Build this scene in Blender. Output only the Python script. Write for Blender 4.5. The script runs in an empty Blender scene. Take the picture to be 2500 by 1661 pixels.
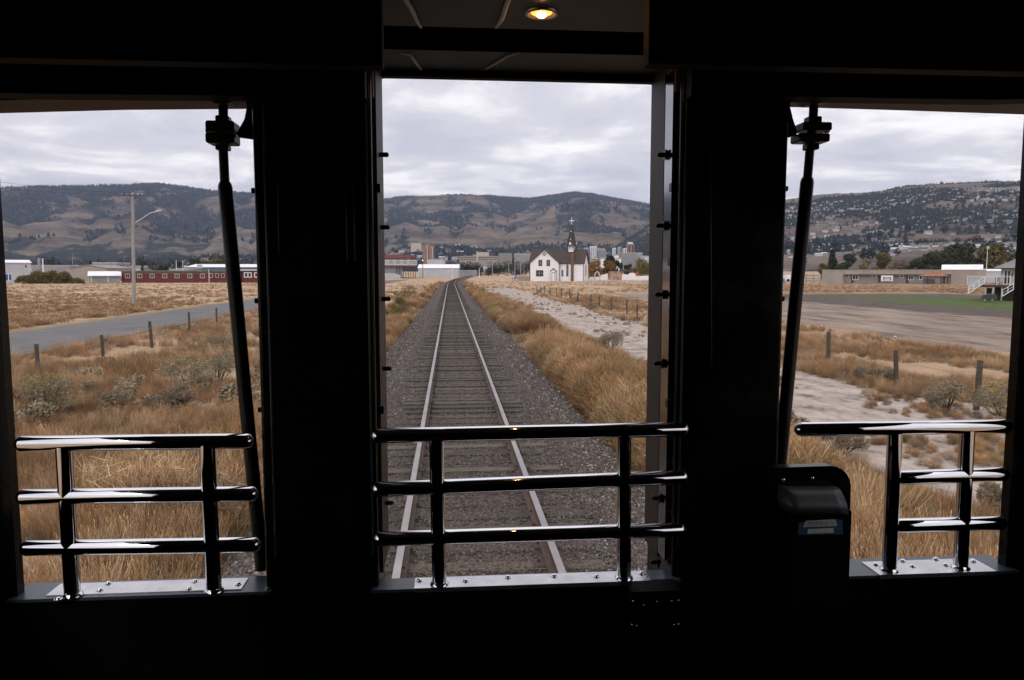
import bpy, math, random
import numpy as np
from mathutils import Vector, Matrix
R = math.radians
random.seed(7); rng = np.random.default_rng(7)
S = bpy.context.scene; COL = S.collection

# ---------------------------------------------------------------- camera
F = 1850.0; PITCH = 5.14; YAW = 4.67; CAM = Vector((-0.25, 0.0, 2.73))
cd = bpy.data.cameras.new('camera'); cam = bpy.data.objects.new('camera', cd); COL.objects.link(cam)
cam.location = CAM; cam.rotation_euler = (R(90 - PITCH), 0, R(-YAW))
cd.sensor_width = 36; cd.lens = F / 2500 * 36; cd.clip_start = 0.05; cd.clip_end = 30000
S.camera = cam
# ---------------------------------------------------------------- world / sun / exposure
S.view_settings.view_transform = 'Standard'; S.view_settings.look = 'None'
S.view_settings.exposure = 0.0; S.view_settings.gamma = 1.0
SUN_EL, SUN_AZ = 42, 205          # azimuth clockwise from +Y
w = bpy.data.worlds.new('World'); S.world = w; w.use_nodes = True
nt = w.node_tree; N = nt.nodes; L = nt.links; N.clear()
def nd(t, **k):
    n = N.new(t)
    for a, b in k.items(): setattr(n, a, b)
    return n
out = nd('ShaderNodeOutputWorld'); bg = nd('ShaderNodeBackground')
sky = nd('ShaderNodeTexSky', sky_type='NISHITA', sun_disc=False)
sky.sun_elevation = R(SUN_EL); sky.sun_rotation = R(SUN_AZ); sky.dust_density = 3
tc = nd('ShaderNodeTexCoord'); sep = nd('ShaderNodeSeparateXYZ'); L.new(tc.outputs['Generated'], sep.inputs[0])
mx = nd('ShaderNodeMath', operation='MAXIMUM'); L.new(sep.outputs[2], mx.inputs[0]); mx.inputs[1].default_value = 0.0
ad = nd('ShaderNodeMath', operation='ADD'); L.new(mx.outputs[0], ad.inputs[0]); ad.inputs[1].default_value = 0.10
dv = nd('ShaderNodeVectorMath', operation='DIVIDE'); cb = nd('ShaderNodeCombineXYZ'); cb2 = nd('ShaderNodeCombineXYZ')
L.new(sep.outputs[0], cb.inputs[0]); L.new(sep.outputs[1], cb.inputs[1])
for i in range(3): L.new(ad.outputs[0], cb2.inputs[i])
L.new(cb.outputs[0], dv.inputs[0]); L.new(cb2.outputs[0], dv.inputs[1])
n1 = nd('ShaderNodeTexNoise'); n1.inputs['Scale'].default_value = 1.5; n1.inputs['Detail'].default_value = 8
n1.inputs['Roughness'].default_value = 0.55; n1.inputs['Distortion'].default_value = 0.35
L.new(dv.outputs[0], n1.inputs['Vector'])
cr = nd('ShaderNodeValToRGB'); e = cr.color_ramp.elements
e[0].position = 0.34; e[0].color = (0.75, 0.745, 0.84, 1); e[1].position = 0.63; e[1].color = (1.38, 1.33, 1.31, 1)
m_ = e.new(0.5); m_.color = (0.94, 0.91, 0.96, 1)
L.new(n1.outputs[0], cr.inputs[0])
# overcast sky: brighter overhead
zr = nd('ShaderNodeMapRange'); L.new(mx.outputs[0], zr.inputs[0]); zr.inputs[1].default_value = 0.25; zr.inputs[2].default_value = 1
zr.inputs[3].default_value = 1.0; zr.inputs[4].default_value = 1.7
mul = nd('ShaderNodeVectorMath', operation='SCALE'); L.new(cr.outputs[0], mul.inputs[0]); L.new(zr.outputs[0], mul.inputs['Scale'])
sk = nd('ShaderNodeVectorMath', operation='SCALE'); L.new(sky.outputs[0], sk.inputs[0]); sk.inputs['Scale'].default_value = 0.08
mixw = nd('ShaderNodeMix', data_type='RGBA'); mixw.inputs[0].default_value = 0.88
L.new(sk.outputs[0], mixw.inputs[6]); L.new(mul.outputs[0], mixw.inputs[7])
L.new(mixw.outputs[2], bg.inputs[0]); bg.inputs[1].default_value = 1.0; L.new(bg.outputs[0], out.inputs[0])
w.cycles.sampling_method = 'MANUAL'; w.cycles.sample_map_resolution = 512
sl = bpy.data.lights.new('sun', 'SUN'); sl.energy = 1.0; sl.angle = R(14); sl.color = (1, .95, .88)
so = bpy.data.objects.new('sun', sl); COL.objects.link(so)
az, el = R(SUN_AZ), R(SUN_EL)
so.rotation_euler = Vector((math.sin(az)*math.cos(el), math.cos(az)*math.cos(el), math.sin(el))).to_track_quat('Z', 'Y').to_euler()
S.cycles.max_bounces = 6; S.cycles.transparent_max_bounces = 8; S.cycles.volume_bounces = 0

# ---------------------------------------------------------------- picture -> world
CM = cam.rotation_euler.to_matrix()
def ray(px, py): return CM @ Vector(((px-1250)/F, -(py-830.5)/F, -1.0))
def W(px, py, y):                       # on a plane across the car (y = const)
    d = ray(px, py); t = (y - CAM.y)/d.y; return CAM + d*t
def G(px, py, z=-0.8):                  # on level ground
    d = ray(px, py); t = (z - CAM.z)/d.z; return CAM + d*t
HD = Vector((math.sin(R(YAW)), math.cos(R(YAW)), 0)); RT = Vector((HD.y, -HD.x, 0))
def V(px, py, D):                       # on a wall square to the view, D metres ahead
    d = ray(px, py); t = D/d.dot(HD); return CAM + d*t

# ---------------------------------------------------------------- noise
def vnoise(x, y, seed=0):
    xi = np.floor(x).astype(np.int64); yi = np.floor(y).astype(np.int64); xf = x-xi; yf = y-yi
    def h(a, b):
        n = (a*374761393 + b*668265263 + seed*982451653) & 0x7fffffff
        n = ((n ^ (n >> 13))*1274126177) & 0x7fffffff
        return ((n ^ (n >> 16)) & 0xffff)/65535.0
    u = xf*xf*(3-2*xf); v = yf*yf*(3-2*yf)
    return (h(xi, yi)*(1-u)+h(xi+1, yi)*u)*(1-v)+(h(xi, yi+1)*(1-u)+h(xi+1, yi+1)*u)*v
def fbm(x, y, o=5, seed=0, g=.5):
    s = 0; a = 1; t = 0
    for i in range(o): s = s+a*vnoise(x*2**i, y*2**i, seed+i); t += a; a *= g
    return s/t
def sstep(a, b, x): t = np.clip((x-a)/(b-a), 0, 1); return t*t*(3-2*t)

# ---------------------------------------------------------------- materials
def mat(name, col, rough=.7, metal=0.0, spec=.5, var=0.0, vscale=3.0, col2=None, bump=0.0, bscale=20, emit=None, es=0, tex='noise', stretch=None, rnd=0.0, trans=0.0):
    m = bpy.data.materials.new(name); m.use_nodes = True; t = m.node_tree; b = t.nodes['Principled BSDF']
    b.inputs['Base Color'].default_value = (*col, 1); b.inputs['Roughness'].default_value = rough
    b.inputs['Metallic'].default_value = metal; b.inputs['Specular IOR Level'].default_value = spec
    tcn = t.nodes.new('ShaderNodeTexCoord'); src = tcn.outputs['Object']
    if stretch:
        mp = t.nodes.new('ShaderNodeMapping'); mp.inputs['Scale'].default_value = stretch; t.links.new(src, mp.inputs[0]); src = mp.outputs[0]
    last = None
    if col2 is not None or var > 0:
        n = t.nodes.new('ShaderNodeTexNoise'); n.inputs['Scale'].default_value = vscale; n.inputs['Detail'].default_value = 6
        t.links.new(src, n.inputs['Vector'])
        r = t.nodes.new('ShaderNodeValToRGB'); r.color_ramp.elements[0].position = .35; r.color_ramp.elements[1].position = .65
        c2 = col2 if col2 is not None else tuple(min(1, c*(1+var)) for c in col)
        c1 = col if col2 is not None else tuple(c*(1-var) for c in col)
        r.color_ramp.elements[0].color = (*c1, 1); r.color_ramp.elements[1].color = (*c2, 1)
        t.links.new(n.outputs[0], r.inputs[0]); last = r.outputs[0]
    if rnd > 0:
        oi = t.nodes.new('ShaderNodeObjectInfo'); mr = t.nodes.new('ShaderNodeMapRange'); t.links.new(oi.outputs['Random'], mr.inputs[0])
        mr.inputs[3].default_value = 1-rnd; mr.inputs[4].default_value = 1+rnd
        vm = t.nodes.new('ShaderNodeVectorMath'); vm.operation = 'SCALE'
        if last: t.links.new(last, vm.inputs[0])
        else: vm.inputs[0].default_value = col
        t.links.new(mr.outputs[0], vm.inputs['Scale']); last = vm.outputs[0]
    if last: t.links.new(last, b.inputs['Base Color'])
    if bump > 0:
        n = t.nodes.new('ShaderNodeTexNoise'); n.inputs['Scale'].default_value = bscale; n.inputs['Detail'].default_value = 5
        t.links.new(src, n.inputs['Vector']); bp = t.nodes.new('ShaderNodeBump'); bp.inputs['Strength'].default_value = bump
        bp.inputs['Distance'].default_value = .02; t.links.new(n.outputs[0], bp.inputs['Height']); t.links.new(bp.outputs[0], b.inputs['Normal'])
    if emit: b.inputs['Emission Color'].default_value = (*emit, 1); b.inputs['Emission Strength'].default_value = es
    return m
M = {}
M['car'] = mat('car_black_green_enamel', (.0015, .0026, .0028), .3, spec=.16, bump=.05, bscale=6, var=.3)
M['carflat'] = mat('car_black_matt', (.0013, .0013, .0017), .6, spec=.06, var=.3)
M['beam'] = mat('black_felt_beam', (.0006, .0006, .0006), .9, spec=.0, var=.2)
M['carteal'] = mat('car_teal_highlight_enamel', (.010, .035, .034), .25, spec=.5, var=.3)
M['jamb'] = mat('grey_brown_window_jamb', (.024, .019, .016), .55, spec=.3, var=.15, vscale=9)
M['jamb2'] = mat('polished_window_track', (.25, .26, .28), .12, metal=1, var=.1)
M['sill'] = mat('slate_blue_sill_paint', (.035, .05, .07), .35, var=.2)
M['soffit'] = mat('brown_soffit_paint', (.075, .045, .036), .6, var=.2, vscale=4)
M['ceil'] = mat('dark_glossy_ceiling', (.045, .052, .042), .5, spec=.4, var=.2, vscale=3)
M['trim'] = mat('pale_trim_and_reflection', (.5, .52, .55), .35, var=.15)
M['chrome'] = mat('polished_chrome', (.70, .70, .72), .045, metal=1, bump=.02, bscale=4)
M['plate'] = mat('brushed_steel_plate', (.52, .51, .53), .22, metal=.9, bump=.08, bscale=30, var=.12, vscale=14)
M['dark'] = mat('black_rubber_steel', (.006, .006, .007), .4, spec=.3, var=.2)
M['plastic'] = mat('charcoal_plastic_hood', (.05, .05, .055), .42, spec=.4, var=.15)
M['sticker'] = mat('blue_sticker', (.02, .05, .11), .5, var=.1)
M['paper'] = mat('paper_label', (.42, .41, .40), .6, var=.12, vscale=20)
M['ink'] = mat('printed_ink', (.07, .07, .08), .6, var=.1)
M['brass'] = mat('lamp_ring', (.42, .38, .33), .3, metal=.8, var=.1)
M['bulb'] = mat('warm_bulb', (.9, .5, .2), .4, emit=(1, .42, .12), es=130)
M['reflector'] = mat('warm_reflector', (.75, .45, .2), .25, metal=.8, emit=(1, .27, .045), es=3.2)
M['rail'] = mat('rusty_rail_side', (.085, .045, .03), .8, col2=(.05, .03, .022), vscale=6)
M['railtop'] = mat('worn_rail_head', (.36, .33, .325), .36, metal=1, var=.15, vscale=2)
M['tie'] = mat('weathered_sleeper_wood', (.095, .075, .06), .9, col2=(.035, .027, .022), vscale=5, stretch=(1, 12, 4), bump=.6, bscale=18, rnd=.45)
M['tieplate'] = mat('rusty_tie_plate', (.045, .028, .022), .8, var=.3)
M['stone'] = mat('ballast_stone', (.112, .090, .080), .85, col2=(.068, .054, .049), vscale=2, rnd=.6)
M['stonebed'] = mat('dusty_brown_stone', (.118, .095, .072), .9, col2=(.066, .052, .040), vscale=2, rnd=.5)
M['stonepale'] = mat('pale_stone', (.21, .195, .185), .85, var=.3, rnd=.5)
M['asphalt'] = mat('old_asphalt', (.088, .086, .088), .9, col2=(.118, .116, .118), vscale=.5, bump=.2, bscale=60)
M['post'] = mat('weathered_post_wood', (.095, .075, .06), .9, col2=(.05, .04, .034), vscale=8, stretch=(6, 6, 1), bump=.4)
M['postdark'] = mat('dark_post_wood', (.06, .045, .035), .9, col2=(.035, .027, .022), vscale=8, stretch=(6, 6, 1))
M['wire'] = mat('fence_wire', (.12, .10, .09), .5, metal=.6, var=.2)
M['pole'] = mat('grey_wood_pole', (.33, .315, .30), .8, col2=(.24, .23, .22), vscale=2, stretch=(5, 5, .5))
M['poledark'] = mat('dark_pole', (.06, .055, .055), .8, var=.2)
M['white'] = mat('white_paint', (.74, .73, .76), .6, var=.05, vscale=.6)
M['whitewall'] = mat('white_clapboard', (.80, .80, .82), .65, col2=(.70, .70, .73), vscale=.35, stretch=(.4, .4, 9))
M['palewall'] = mat('pale_grey_wall', (.42, .43, .46), .7, var=.08, vscale=.3)
M['greywall'] = mat('grey_wall', (.24, .24, .25), .8, var=.15, vscale=.4)
M['tanwall'] = mat('tan_stucco', (.30, .265, .235), .85, var=.1, vscale=.4)
M['tanlow'] = mat('grey_siding', (.225, .215, .205), .85, var=.12, vscale=.6, stretch=(1, 1, 6))
M['cream'] = mat('cream_stucco', (.50, .43, .37), .8, var=.08)
M['brick'] = mat('brown_brick', (.25, .15, .115), .85, var=.2, vscale=.3)
M['brickred'] = mat('chimney_brick', (.16, .085, .055), .9, var=.3, vscale=1.5)
M['redwall'] = mat('red_siding', (.125, .016, .017), .75, col2=(.085, .013, .014), vscale=.8, stretch=(.3, .3, 8))
M['bluewall'] = mat('slate_blue_metal_wall', (.06, .10, .15), .6, var=.12, vscale=.5)
M['bluedoor'] = mat('blue_door', (.02, .07, .22), .5, var=.1)
M['whiteroof'] = mat('white_metal_roof', (.72, .72, .76), .45, var=.06, vscale=.4)
M['brownroof'] = mat('brown_shingle_roof', (.068, .048, .038), .9, col2=(.042, .032, .027), vscale=1.2, stretch=(1, 1, 5))
M['greyroof'] = mat('grey_roof', (.17, .16, .165), .85, var=.2, vscale=.6)
M['redroof'] = mat('rusty_red_roof', (.20, .065, .045), .8, var=.25, vscale=.5)
M['spire'] = mat('dark_spire_shingle', (.030, .029, .028), .8, var=.35, vscale=3)
M['trimdark'] = mat('dark_trim', (.045, .032, .03), .7, var=.2)
M['glassdark'] = mat('dark_window_pane', (.022, .024, .03), .12, spec=.6, var=.3, vscale=1)
M['orange'] = mat('orange_canopy', (.27, .105, .045), .8, var=.25, vscale=2)
M['yellow'] = mat('faded_yellow_paint', (.60, .42, .18), .6, var=.1)
M['rustp'] = mat('rust_paint', (.25, .08, .04), .7, var=.2)
M['bluedrum'] = mat('blue_barrel', (.07, .17, .33), .5, var=.15)
M['mural'] = mat('faded_mural', (.45, .33, .25), .8, col2=(.22, .12, .09), vscale=.8)
M['lit'] = mat('signal_lens', (.9, .8, .4), .4, emit=(1, .85, .4), es=3)
M['bark'] = mat('bark', (.06, .045, .035), .9, var=.3)
M['flower'] = mat('yellow_flower_heads', (.36, .24, .045), .8, var=.3, vscale=6, rnd=.2)
for k_, lo_, hi_, sc_ in (('chrome', .02, .13, 9), ('plate', .18, .32, 22), ('car', .18, .5, 5)):
    t_ = M[k_].node_tree; n_ = t_.nodes.new('ShaderNodeTexNoise'); n_.inputs['Scale'].default_value = sc_; n_.inputs['Detail'].default_value = 8; n_.inputs['Roughness'].default_value = .7
    c_ = t_.nodes.new('ShaderNodeTexCoord'); t_.links.new(c_.outputs['Object'], n_.inputs['Vector']); r_ = t_.nodes.new('ShaderNodeMapRange'); t_.links.new(n_.outputs[0], r_.inputs[0])
    r_.inputs[1].default_value = .45; r_.inputs[2].default_value = .75; r_.inputs[3].default_value = lo_; r_.inputs[4].default_value = hi_; t_.links.new(r_.outputs[0], t_.nodes['Principled BSDF'].inputs['Roughness'])
def leafmat(name, c, v=.35): return mat(name, c, .8, var=v, vscale=1.3, spec=.2, rnd=.22)
M['leafdark'] = leafmat('dark_green_foliage', (.022, .030, .016))
M['leafgreen'] = leafmat('green_foliage', (.045, .055, .022))
M['leafolive'] = leafmat('olive_foliage', (.105, .088, .026))
M['leafgold'] = leafmat('golden_foliage', (.20, .115, .03))
M['leafyellow'] = leafmat('yellow_green_foliage', (.17, .135, .028))
M['leafblue'] = leafmat('bluish_dark_foliage', (.014, .022, .022))
M['sage'] = leafmat('grey_sage_foliage', (.30, .25, .17), .3)
M['sagedark'] = leafmat('dark_sage_foliage', (.22, .175, .12), .3)
M['sageyellow'] = leafmat('yellow_green_sage', (.20, .19, .05), .3)
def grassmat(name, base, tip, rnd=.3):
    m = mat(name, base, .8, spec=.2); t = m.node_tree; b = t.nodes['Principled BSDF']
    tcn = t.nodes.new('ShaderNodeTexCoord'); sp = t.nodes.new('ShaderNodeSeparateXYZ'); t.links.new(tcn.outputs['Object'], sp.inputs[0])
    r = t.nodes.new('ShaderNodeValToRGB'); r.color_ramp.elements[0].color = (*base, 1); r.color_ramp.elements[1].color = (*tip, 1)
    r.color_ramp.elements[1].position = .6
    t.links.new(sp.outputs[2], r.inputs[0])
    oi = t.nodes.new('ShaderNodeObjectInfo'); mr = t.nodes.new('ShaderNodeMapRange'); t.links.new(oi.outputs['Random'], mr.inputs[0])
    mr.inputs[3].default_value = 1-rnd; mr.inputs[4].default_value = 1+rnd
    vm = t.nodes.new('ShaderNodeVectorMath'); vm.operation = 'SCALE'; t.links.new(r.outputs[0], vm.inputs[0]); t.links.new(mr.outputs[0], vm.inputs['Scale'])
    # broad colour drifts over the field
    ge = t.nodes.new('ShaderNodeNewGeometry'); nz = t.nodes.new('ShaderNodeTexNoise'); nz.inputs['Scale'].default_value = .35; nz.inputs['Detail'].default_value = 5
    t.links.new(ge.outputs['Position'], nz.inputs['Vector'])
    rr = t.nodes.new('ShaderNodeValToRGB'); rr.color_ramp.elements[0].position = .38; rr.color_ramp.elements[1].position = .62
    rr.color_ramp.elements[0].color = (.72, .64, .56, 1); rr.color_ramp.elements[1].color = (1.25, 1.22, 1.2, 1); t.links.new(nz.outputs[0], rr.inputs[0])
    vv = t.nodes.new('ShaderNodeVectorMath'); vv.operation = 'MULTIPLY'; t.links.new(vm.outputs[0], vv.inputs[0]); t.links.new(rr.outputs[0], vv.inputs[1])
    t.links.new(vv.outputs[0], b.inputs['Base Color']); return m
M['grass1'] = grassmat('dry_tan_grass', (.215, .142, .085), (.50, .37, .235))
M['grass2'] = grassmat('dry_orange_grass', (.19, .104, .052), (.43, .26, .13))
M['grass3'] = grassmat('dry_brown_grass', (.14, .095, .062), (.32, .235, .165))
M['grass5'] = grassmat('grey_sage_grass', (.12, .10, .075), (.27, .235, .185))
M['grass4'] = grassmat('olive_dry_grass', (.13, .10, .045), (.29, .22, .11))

# ---------------------------------------------------------------- mesh builder
class MB:
    def __init__(s): s.v = []; s.f = []; s.m = []; s.sm = []
    def add(s, vs, fs, mi=0, smooth=False):
        o = len(s.v); s.v += [tuple(v) for v in vs]; s.f += [tuple(i+o for i in f) for f in fs]; s.m += [mi]*len(fs); s.sm += [smooth]*len(fs)
    def box(s, x0, x1, y0, y1, z0, z1, mi=0):
        s.add([(x0,y0,z0),(x1,y0,z0),(x1,y1,z0),(x0,y1,z0),(x0,y0,z1),(x1,y0,z1),(x1,y1,z1),(x0,y1,z1)],
              [(0,3,2,1),(4,5,6,7),(0,1,5,4),(1,2,6,5),(2,3,7,6),(3,0,4,7)], mi)
    def cbox(s, c, sx, sy, sz, ax=None, ay=None, mi=0):
        ax = ax or Vector((1,0,0)); ay = ay or Vector((0,1,0)); az = ax.cross(ay); c = Vector(c); vs = []
        for k in (-1, 1):
            for (i, j) in ((-1,-1),(1,-1),(1,1),(-1,1)): vs.append(c+ax*(i*sx/2)+ay*(j*sy/2)+az*(k*sz/2))
        s.add(vs, [(0,3,2,1),(4,5,6,7),(0,1,5,4),(1,2,6,5),(2,3,7,6),(3,0,4,7)], mi)
    def prism(s, poly, y0, y1, mi=0):     # polygon in XZ swept along Y
        n = len(poly); vs = [(p[0], y0, p[1]) for p in poly]+[(p[0], y1, p[1]) for p in poly]
        fs = [tuple(range(n)), tuple(range(2*n-1, n-1, -1))]+[(i, i+n, (i+1) % n+n, (i+1) % n) for i in range(n)]
        s.add(vs, fs, mi)
    def tube(s, pts, rad, n=12, mi=0, caps=True, round_end=False):
        pts = [Vector(p) for p in pts]; rr = list(rad) if hasattr(rad, '__len__') else [rad]*len(pts)
        if round_end:
            a = (pts[0]-pts[1]).normalized(); b = (pts[-1]-pts[-2]).normalized(); r0, r1 = rr[0], rr[-1]; P = []; Q = []
            for k in (85, 60, 35, 12): P.append((pts[0]-a*r0*(1-math.sin(R(k))), r0*math.cos(R(k))))
            for k in (12, 35, 60, 85): Q.append((pts[-1]-b*r1*(1-math.sin(R(k))), r1*math.cos(R(k))))
            pts = [p for p, _ in P]+pts[1:-1]+[q for q, _ in Q]; rr = [r for _, r in P]+rr[1:-1]+[r for _, r in Q]
        vs = []; up = None
        for i, p in enumerate(pts):
            t = (pts[min(i+1, len(pts)-1)]-pts[max(i-1, 0)]).normalized()
            if up is None: up = Vector((0,0,1)) if abs(t.z) < .9 else Vector((0,1,0))
            a = t.cross(up).normalized(); b = t.cross(a).normalized()
            for k in range(n): an = 2*math.pi*k/n; vs.append(p+a*(rr[i]*math.cos(an))+b*(rr[i]*math.sin(an)))
        fs = [(i*n+k, i*n+(k+1) % n, (i+1)*n+(k+1) % n, (i+1)*n+k) for i in range(len(pts)-1) for k in range(n)]
        s.add(vs, fs, mi, True)
        if caps: s.add(vs[:n], [tuple(range(n-1, -1, -1))], mi); s.add(vs[-n:], [tuple(range(n))], mi)
    def dome(s, c, r, h, nrm=Vector((0,0,1)), n=12, mi=0):
        nrm = Vector(nrm).normalized(); a = nrm.orthogonal().normalized(); b = nrm.cross(a); vs = []; c = Vector(c)
        for k in (0, 25, 50, 70):
            for j in range(n): an = 2*math.pi*j/n; vs.append(c+(a*math.cos(an)+b*math.sin(an))*r*math.cos(R(k))+nrm*h*math.sin(R(k)))
        vs.append(c+nrm*h); fs = [(i*n+j, i*n+(j+1) % n, (i+1)*n+(j+1) % n, (i+1)*n+j) for i in range(3) for j in range(n)]
        fs += [(3*n+j, 3*n+(j+1) % n, 4*n) for j in range(n)]; s.add(vs, fs, mi, True)
    def build(s, name, mats, parent=None):
        me = bpy.data.meshes.new(name); me.from_pydata(s.v, [], s.f)
        for m in (mats if isinstance(mats, (list, tuple)) else [mats]): me.materials.append(m)
        me.polygons.foreach_set('material_index', s.m); me.polygons.foreach_set('use_smooth', s.sm); me.update()
        o = bpy.data.objects.new(name, me); COL.objects.link(o)
        if parent: o.parent = parent
        return o
def tag(o, label=None, cat=None, group=None, kind=None):
    if label: o['label'] = label
    if cat: o['category'] = cat
    if group: o['group'] = group
    if kind: o['kind'] = kind
    return o
def empty(name, loc=(0,0,0), rz=0):
    o = bpy.data.objects.new(name, None); o.empty_display_size = .1; COL.objects.link(o); o.location = loc; o.rotation_euler = (0, 0, rz); return o
def npmesh(name, verts, faces, mats, smooth=True, parent=None):
    me = bpy.data.meshes.new(name); verts = np.asarray(verts, np.float32); faces = np.asarray(faces, np.int32); k = faces.shape[1]
    me.vertices.add(len(verts)); me.vertices.foreach_set('co', verts.ravel())
    me.loops.add(faces.size); me.loops.foreach_set('vertex_index', faces.ravel())
    me.polygons.add(len(faces)); me.polygons.foreach_set('loop_start', np.arange(0, faces.size, k)); me.polygons.foreach_set('loop_total', np.full(len(faces), k))
    me.polygons.foreach_set('use_smooth', np.full(len(faces), smooth))
    me.update(calc_edges=True); me.validate()
    for m in (mats if isinstance(mats, (list, tuple)) else [mats]): me.materials.append(m)
    o = bpy.data.objects.new(name, me); COL.objects.link(o)
    if parent: o.parent = parent
    return o

# ================================================================ THE LAND
def cx(y): y = np.asarray(y, float); return np.where(y > 150, (y-150)**2/(2*4300), 0.0)
def rise(y): return 3.2*sstep(330, 520, y)
def trise(y): return 0.6*sstep(330, 520, y)
def gz(x, y):
    x = np.asarray(x, float); y = np.asarray(y, float); u = np.abs(x-cx(y))
    field = -0.8+rise(y)*sstep(20, 60, u)+trise(y)+.10*(fbm(x*.22, y*.22, 3, 3)-.5)*sstep(3, 7, u)+.5*(fbm(x*.02, y*.02, 2, 9)-.5)*sstep(30, 80, u)*(1-sstep(30,60,x)*(1-sstep(90,130,x)))
    # low bank beside the ballast, slight dip for the sandy track on the right
    field = field+.28*np.exp(-((u-4.6)/1.6)**2)*sstep(2.6, 3.6, u)
    prof = np.where(u < 1.75, -0.19, -0.19-(u-1.75)*.40)+trise(y)
    k = sstep(2.55, 3.7, u)
    return prof*(1-k)+field*k
def gz1(x, y): return float(gz(x, y))
def lines(a, dense, far, s0, g):
    o = [0.0]; st = s0
    while o[-1] < far:
        if o[-1] > dense: st *= g
        o.append(o[-1]+st)
    return o
ux = lines(0, 8, 9000, .25, 1.13); ux = sorted([-u for u in ux[1:]]+ux)
yy = lines(0, 60, 9500, .6, 1.035); yn = lines(0, 5, 400, 2, 1.3); yy = sorted([-v for v in yn[1:]]+yy)
UX, YY = np.meshgrid(np.array(ux), np.array(yy)); XX = UX+np.minimum(cx(YY), 60*np.ones_like(YY))*(np.abs(UX) < 400)
ZZ = np.where(YY < 700, gz(XX, np.minimum(YY, 600)), 3.0+0*YY)
ZZ = np.where((YY > 640) , np.minimum(ZZ, 3.0), ZZ)
h_, w_ = XX.shape
idx = np.arange(h_*w_).reshape(h_, w_)
gf = np.stack([idx[:-1,:-1], idx[:-1,1:], idx[1:,1:], idx[1:,:-1]], -1).reshape(-1, 4)
# ground material: zones that run beside the line
gm = bpy.data.materials.new('ground_zones'); gm.use_nodes = True; T = gm.node_tree; BS = T.nodes['Principled BSDF']; BS.inputs['Roughness'].default_value = .95; BS.inputs['Specular IOR Level'].default_value = .15
tcx = T.nodes.new('ShaderNodeTexCoord'); sx = T.nodes.new('ShaderNodeSeparateXYZ'); T.links.new(tcx.outputs['Object'], sx.inputs[0])
def tn(scale, det=5, stretch=None, rough=.6):
    n = T.nodes.new('ShaderNodeTexNoise'); n.inputs['Scale'].default_value = scale; n.inputs['Detail'].default_value = det; n.inputs['Roughness'].default_value = rough
    if stretch:
        mp = T.nodes.new('ShaderNodeMapping'); mp.inputs['Scale'].default_value = stretch; T.links.new(tcx.outputs['Object'], mp.inputs[0]); T.links.new(mp.outputs[0], n.inputs['Vector'])
    else: T.links.new(tcx.outputs['Object'], n.inputs['Vector'])
    return n.outputs[0]
def mth(op, a, b=None, c=None):
    n = T.nodes.new('ShaderNodeMath'); n.operation = op
    for i, v in enumerate((a, b, c)):
        if v is None: continue
        if isinstance(v, (int, float)): n.inputs[i].default_value = v
        else: T.links.new(v, n.inputs[i])
    return n.outputs[0]
def ramp(src, cols):
    r = T.nodes.new('ShaderNodeValToRGB'); el_ = r.color_ramp.elements
    el_[0].position, el_[0].color = cols[0][0], (*cols[0][1], 1); el_[1].position, el_[1].color = cols[-1][0], (*cols[-1][1], 1)
    for p, c in cols[1:-1]: k = el_.new(p); k.color = (*c, 1)
    T.links.new(src, r.inputs[0]); return r.outputs[0]
def step(src, a, b):
    n = T.nodes.new('ShaderNodeMapRange'); n.interpolation_type = 'SMOOTHSTEP'; T.links.new(src, n.inputs[0]); n.inputs[1].default_value = a; n.inputs[2].default_value = b; return n.outputs[0]
def inv(a): return mth('SUBTRACT', 1, a)
def mixc(f, a, b):
    n = T.nodes.new('ShaderNodeMix'); n.data_type = 'RGBA'
    if isinstance(f, float): n.inputs[0].default_value = f
    else: T.links.new(f, n.inputs[0])
    T.links.new(a, n.inputs[6]); T.links.new(b, n.inputs[7]); return n.outputs[2]
X, Y_ = sx.outputs[0], sx.outputs[1]
crv = mth('DIVIDE', mth('POWER', mth('MAXIMUM', mth('SUBTRACT', Y_, 150), 0), 2), 8600)
U = mth('SUBTRACT', X, crv)
wob = mth('MULTIPLY', mth('SUBTRACT', tn(.35, 4), .5), 3.4); UW = mth('ADD', U, wob)
wob2 = mth('MULTIPLY', mth('SUBTRACT', tn(.12, 4), .5), 9); UW2 = mth('ADD', U, wob2)
grs = ramp(tn(.5, 8, rough=.72), [(.25, (.16, .10, .062)), (.42, (.27, .18, .11)), (.55, (.36, .25, .15)), (.7, (.50, .38, .25))])
grs2 = ramp(tn(.07, 7, (1, 2.5, 1)), [(.3, (.27, .175, .11)), (.5, (.40, .275, .175)), (.68, (.52, .40, .275))])
col = mixc(.55, grs, grs2); col = mixc(mth('MULTIPLY', step(tn(.045, 5, (.5, 1.6, 1)), .54, .66), .6), col, ramp(tn(1.1, 6), [(.3, (.48, .38, .26)), (.7, (.66, .55, .41))]))
bal = ramp(tn(9, 6, rough=.8), [(.3, (.03, .024, .023)), (.5, (.075, .060, .056)), (.7, (.15, .13, .12))])
sand = ramp(tn(1.2, 8, (1, .6, 1), .75), [(.38, (.13, .10, .08)), (.45, (.29, .24, .205)), (.58, (.41, .35, .305)), (.72, (.50, .44, .39))])
lot = ramp(tn(.4, 9, (1.6, .35, 1), .72), [(.36, (.10, .078, .064)), (.46, (.20, .155, .122)), (.56, (.25, .20, .16)), (.70, (.34, .28, .235))])
soil = ramp(tn(.8, 8, (1.4, .5, 1), .7), [(.35, (.065, .05, .044)), (.65, (.12, .096, .083))])
green = ramp(tn(.9, 8, None, .72), [(.38, (.045, .075, .018)), (.62, (.09, .125, .035))])
cracks = ramp(tn(.9, 5, (1, .35, 1)), [(.45, (.55, .55, .55)), (.52, (1, 1, 1))])
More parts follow.
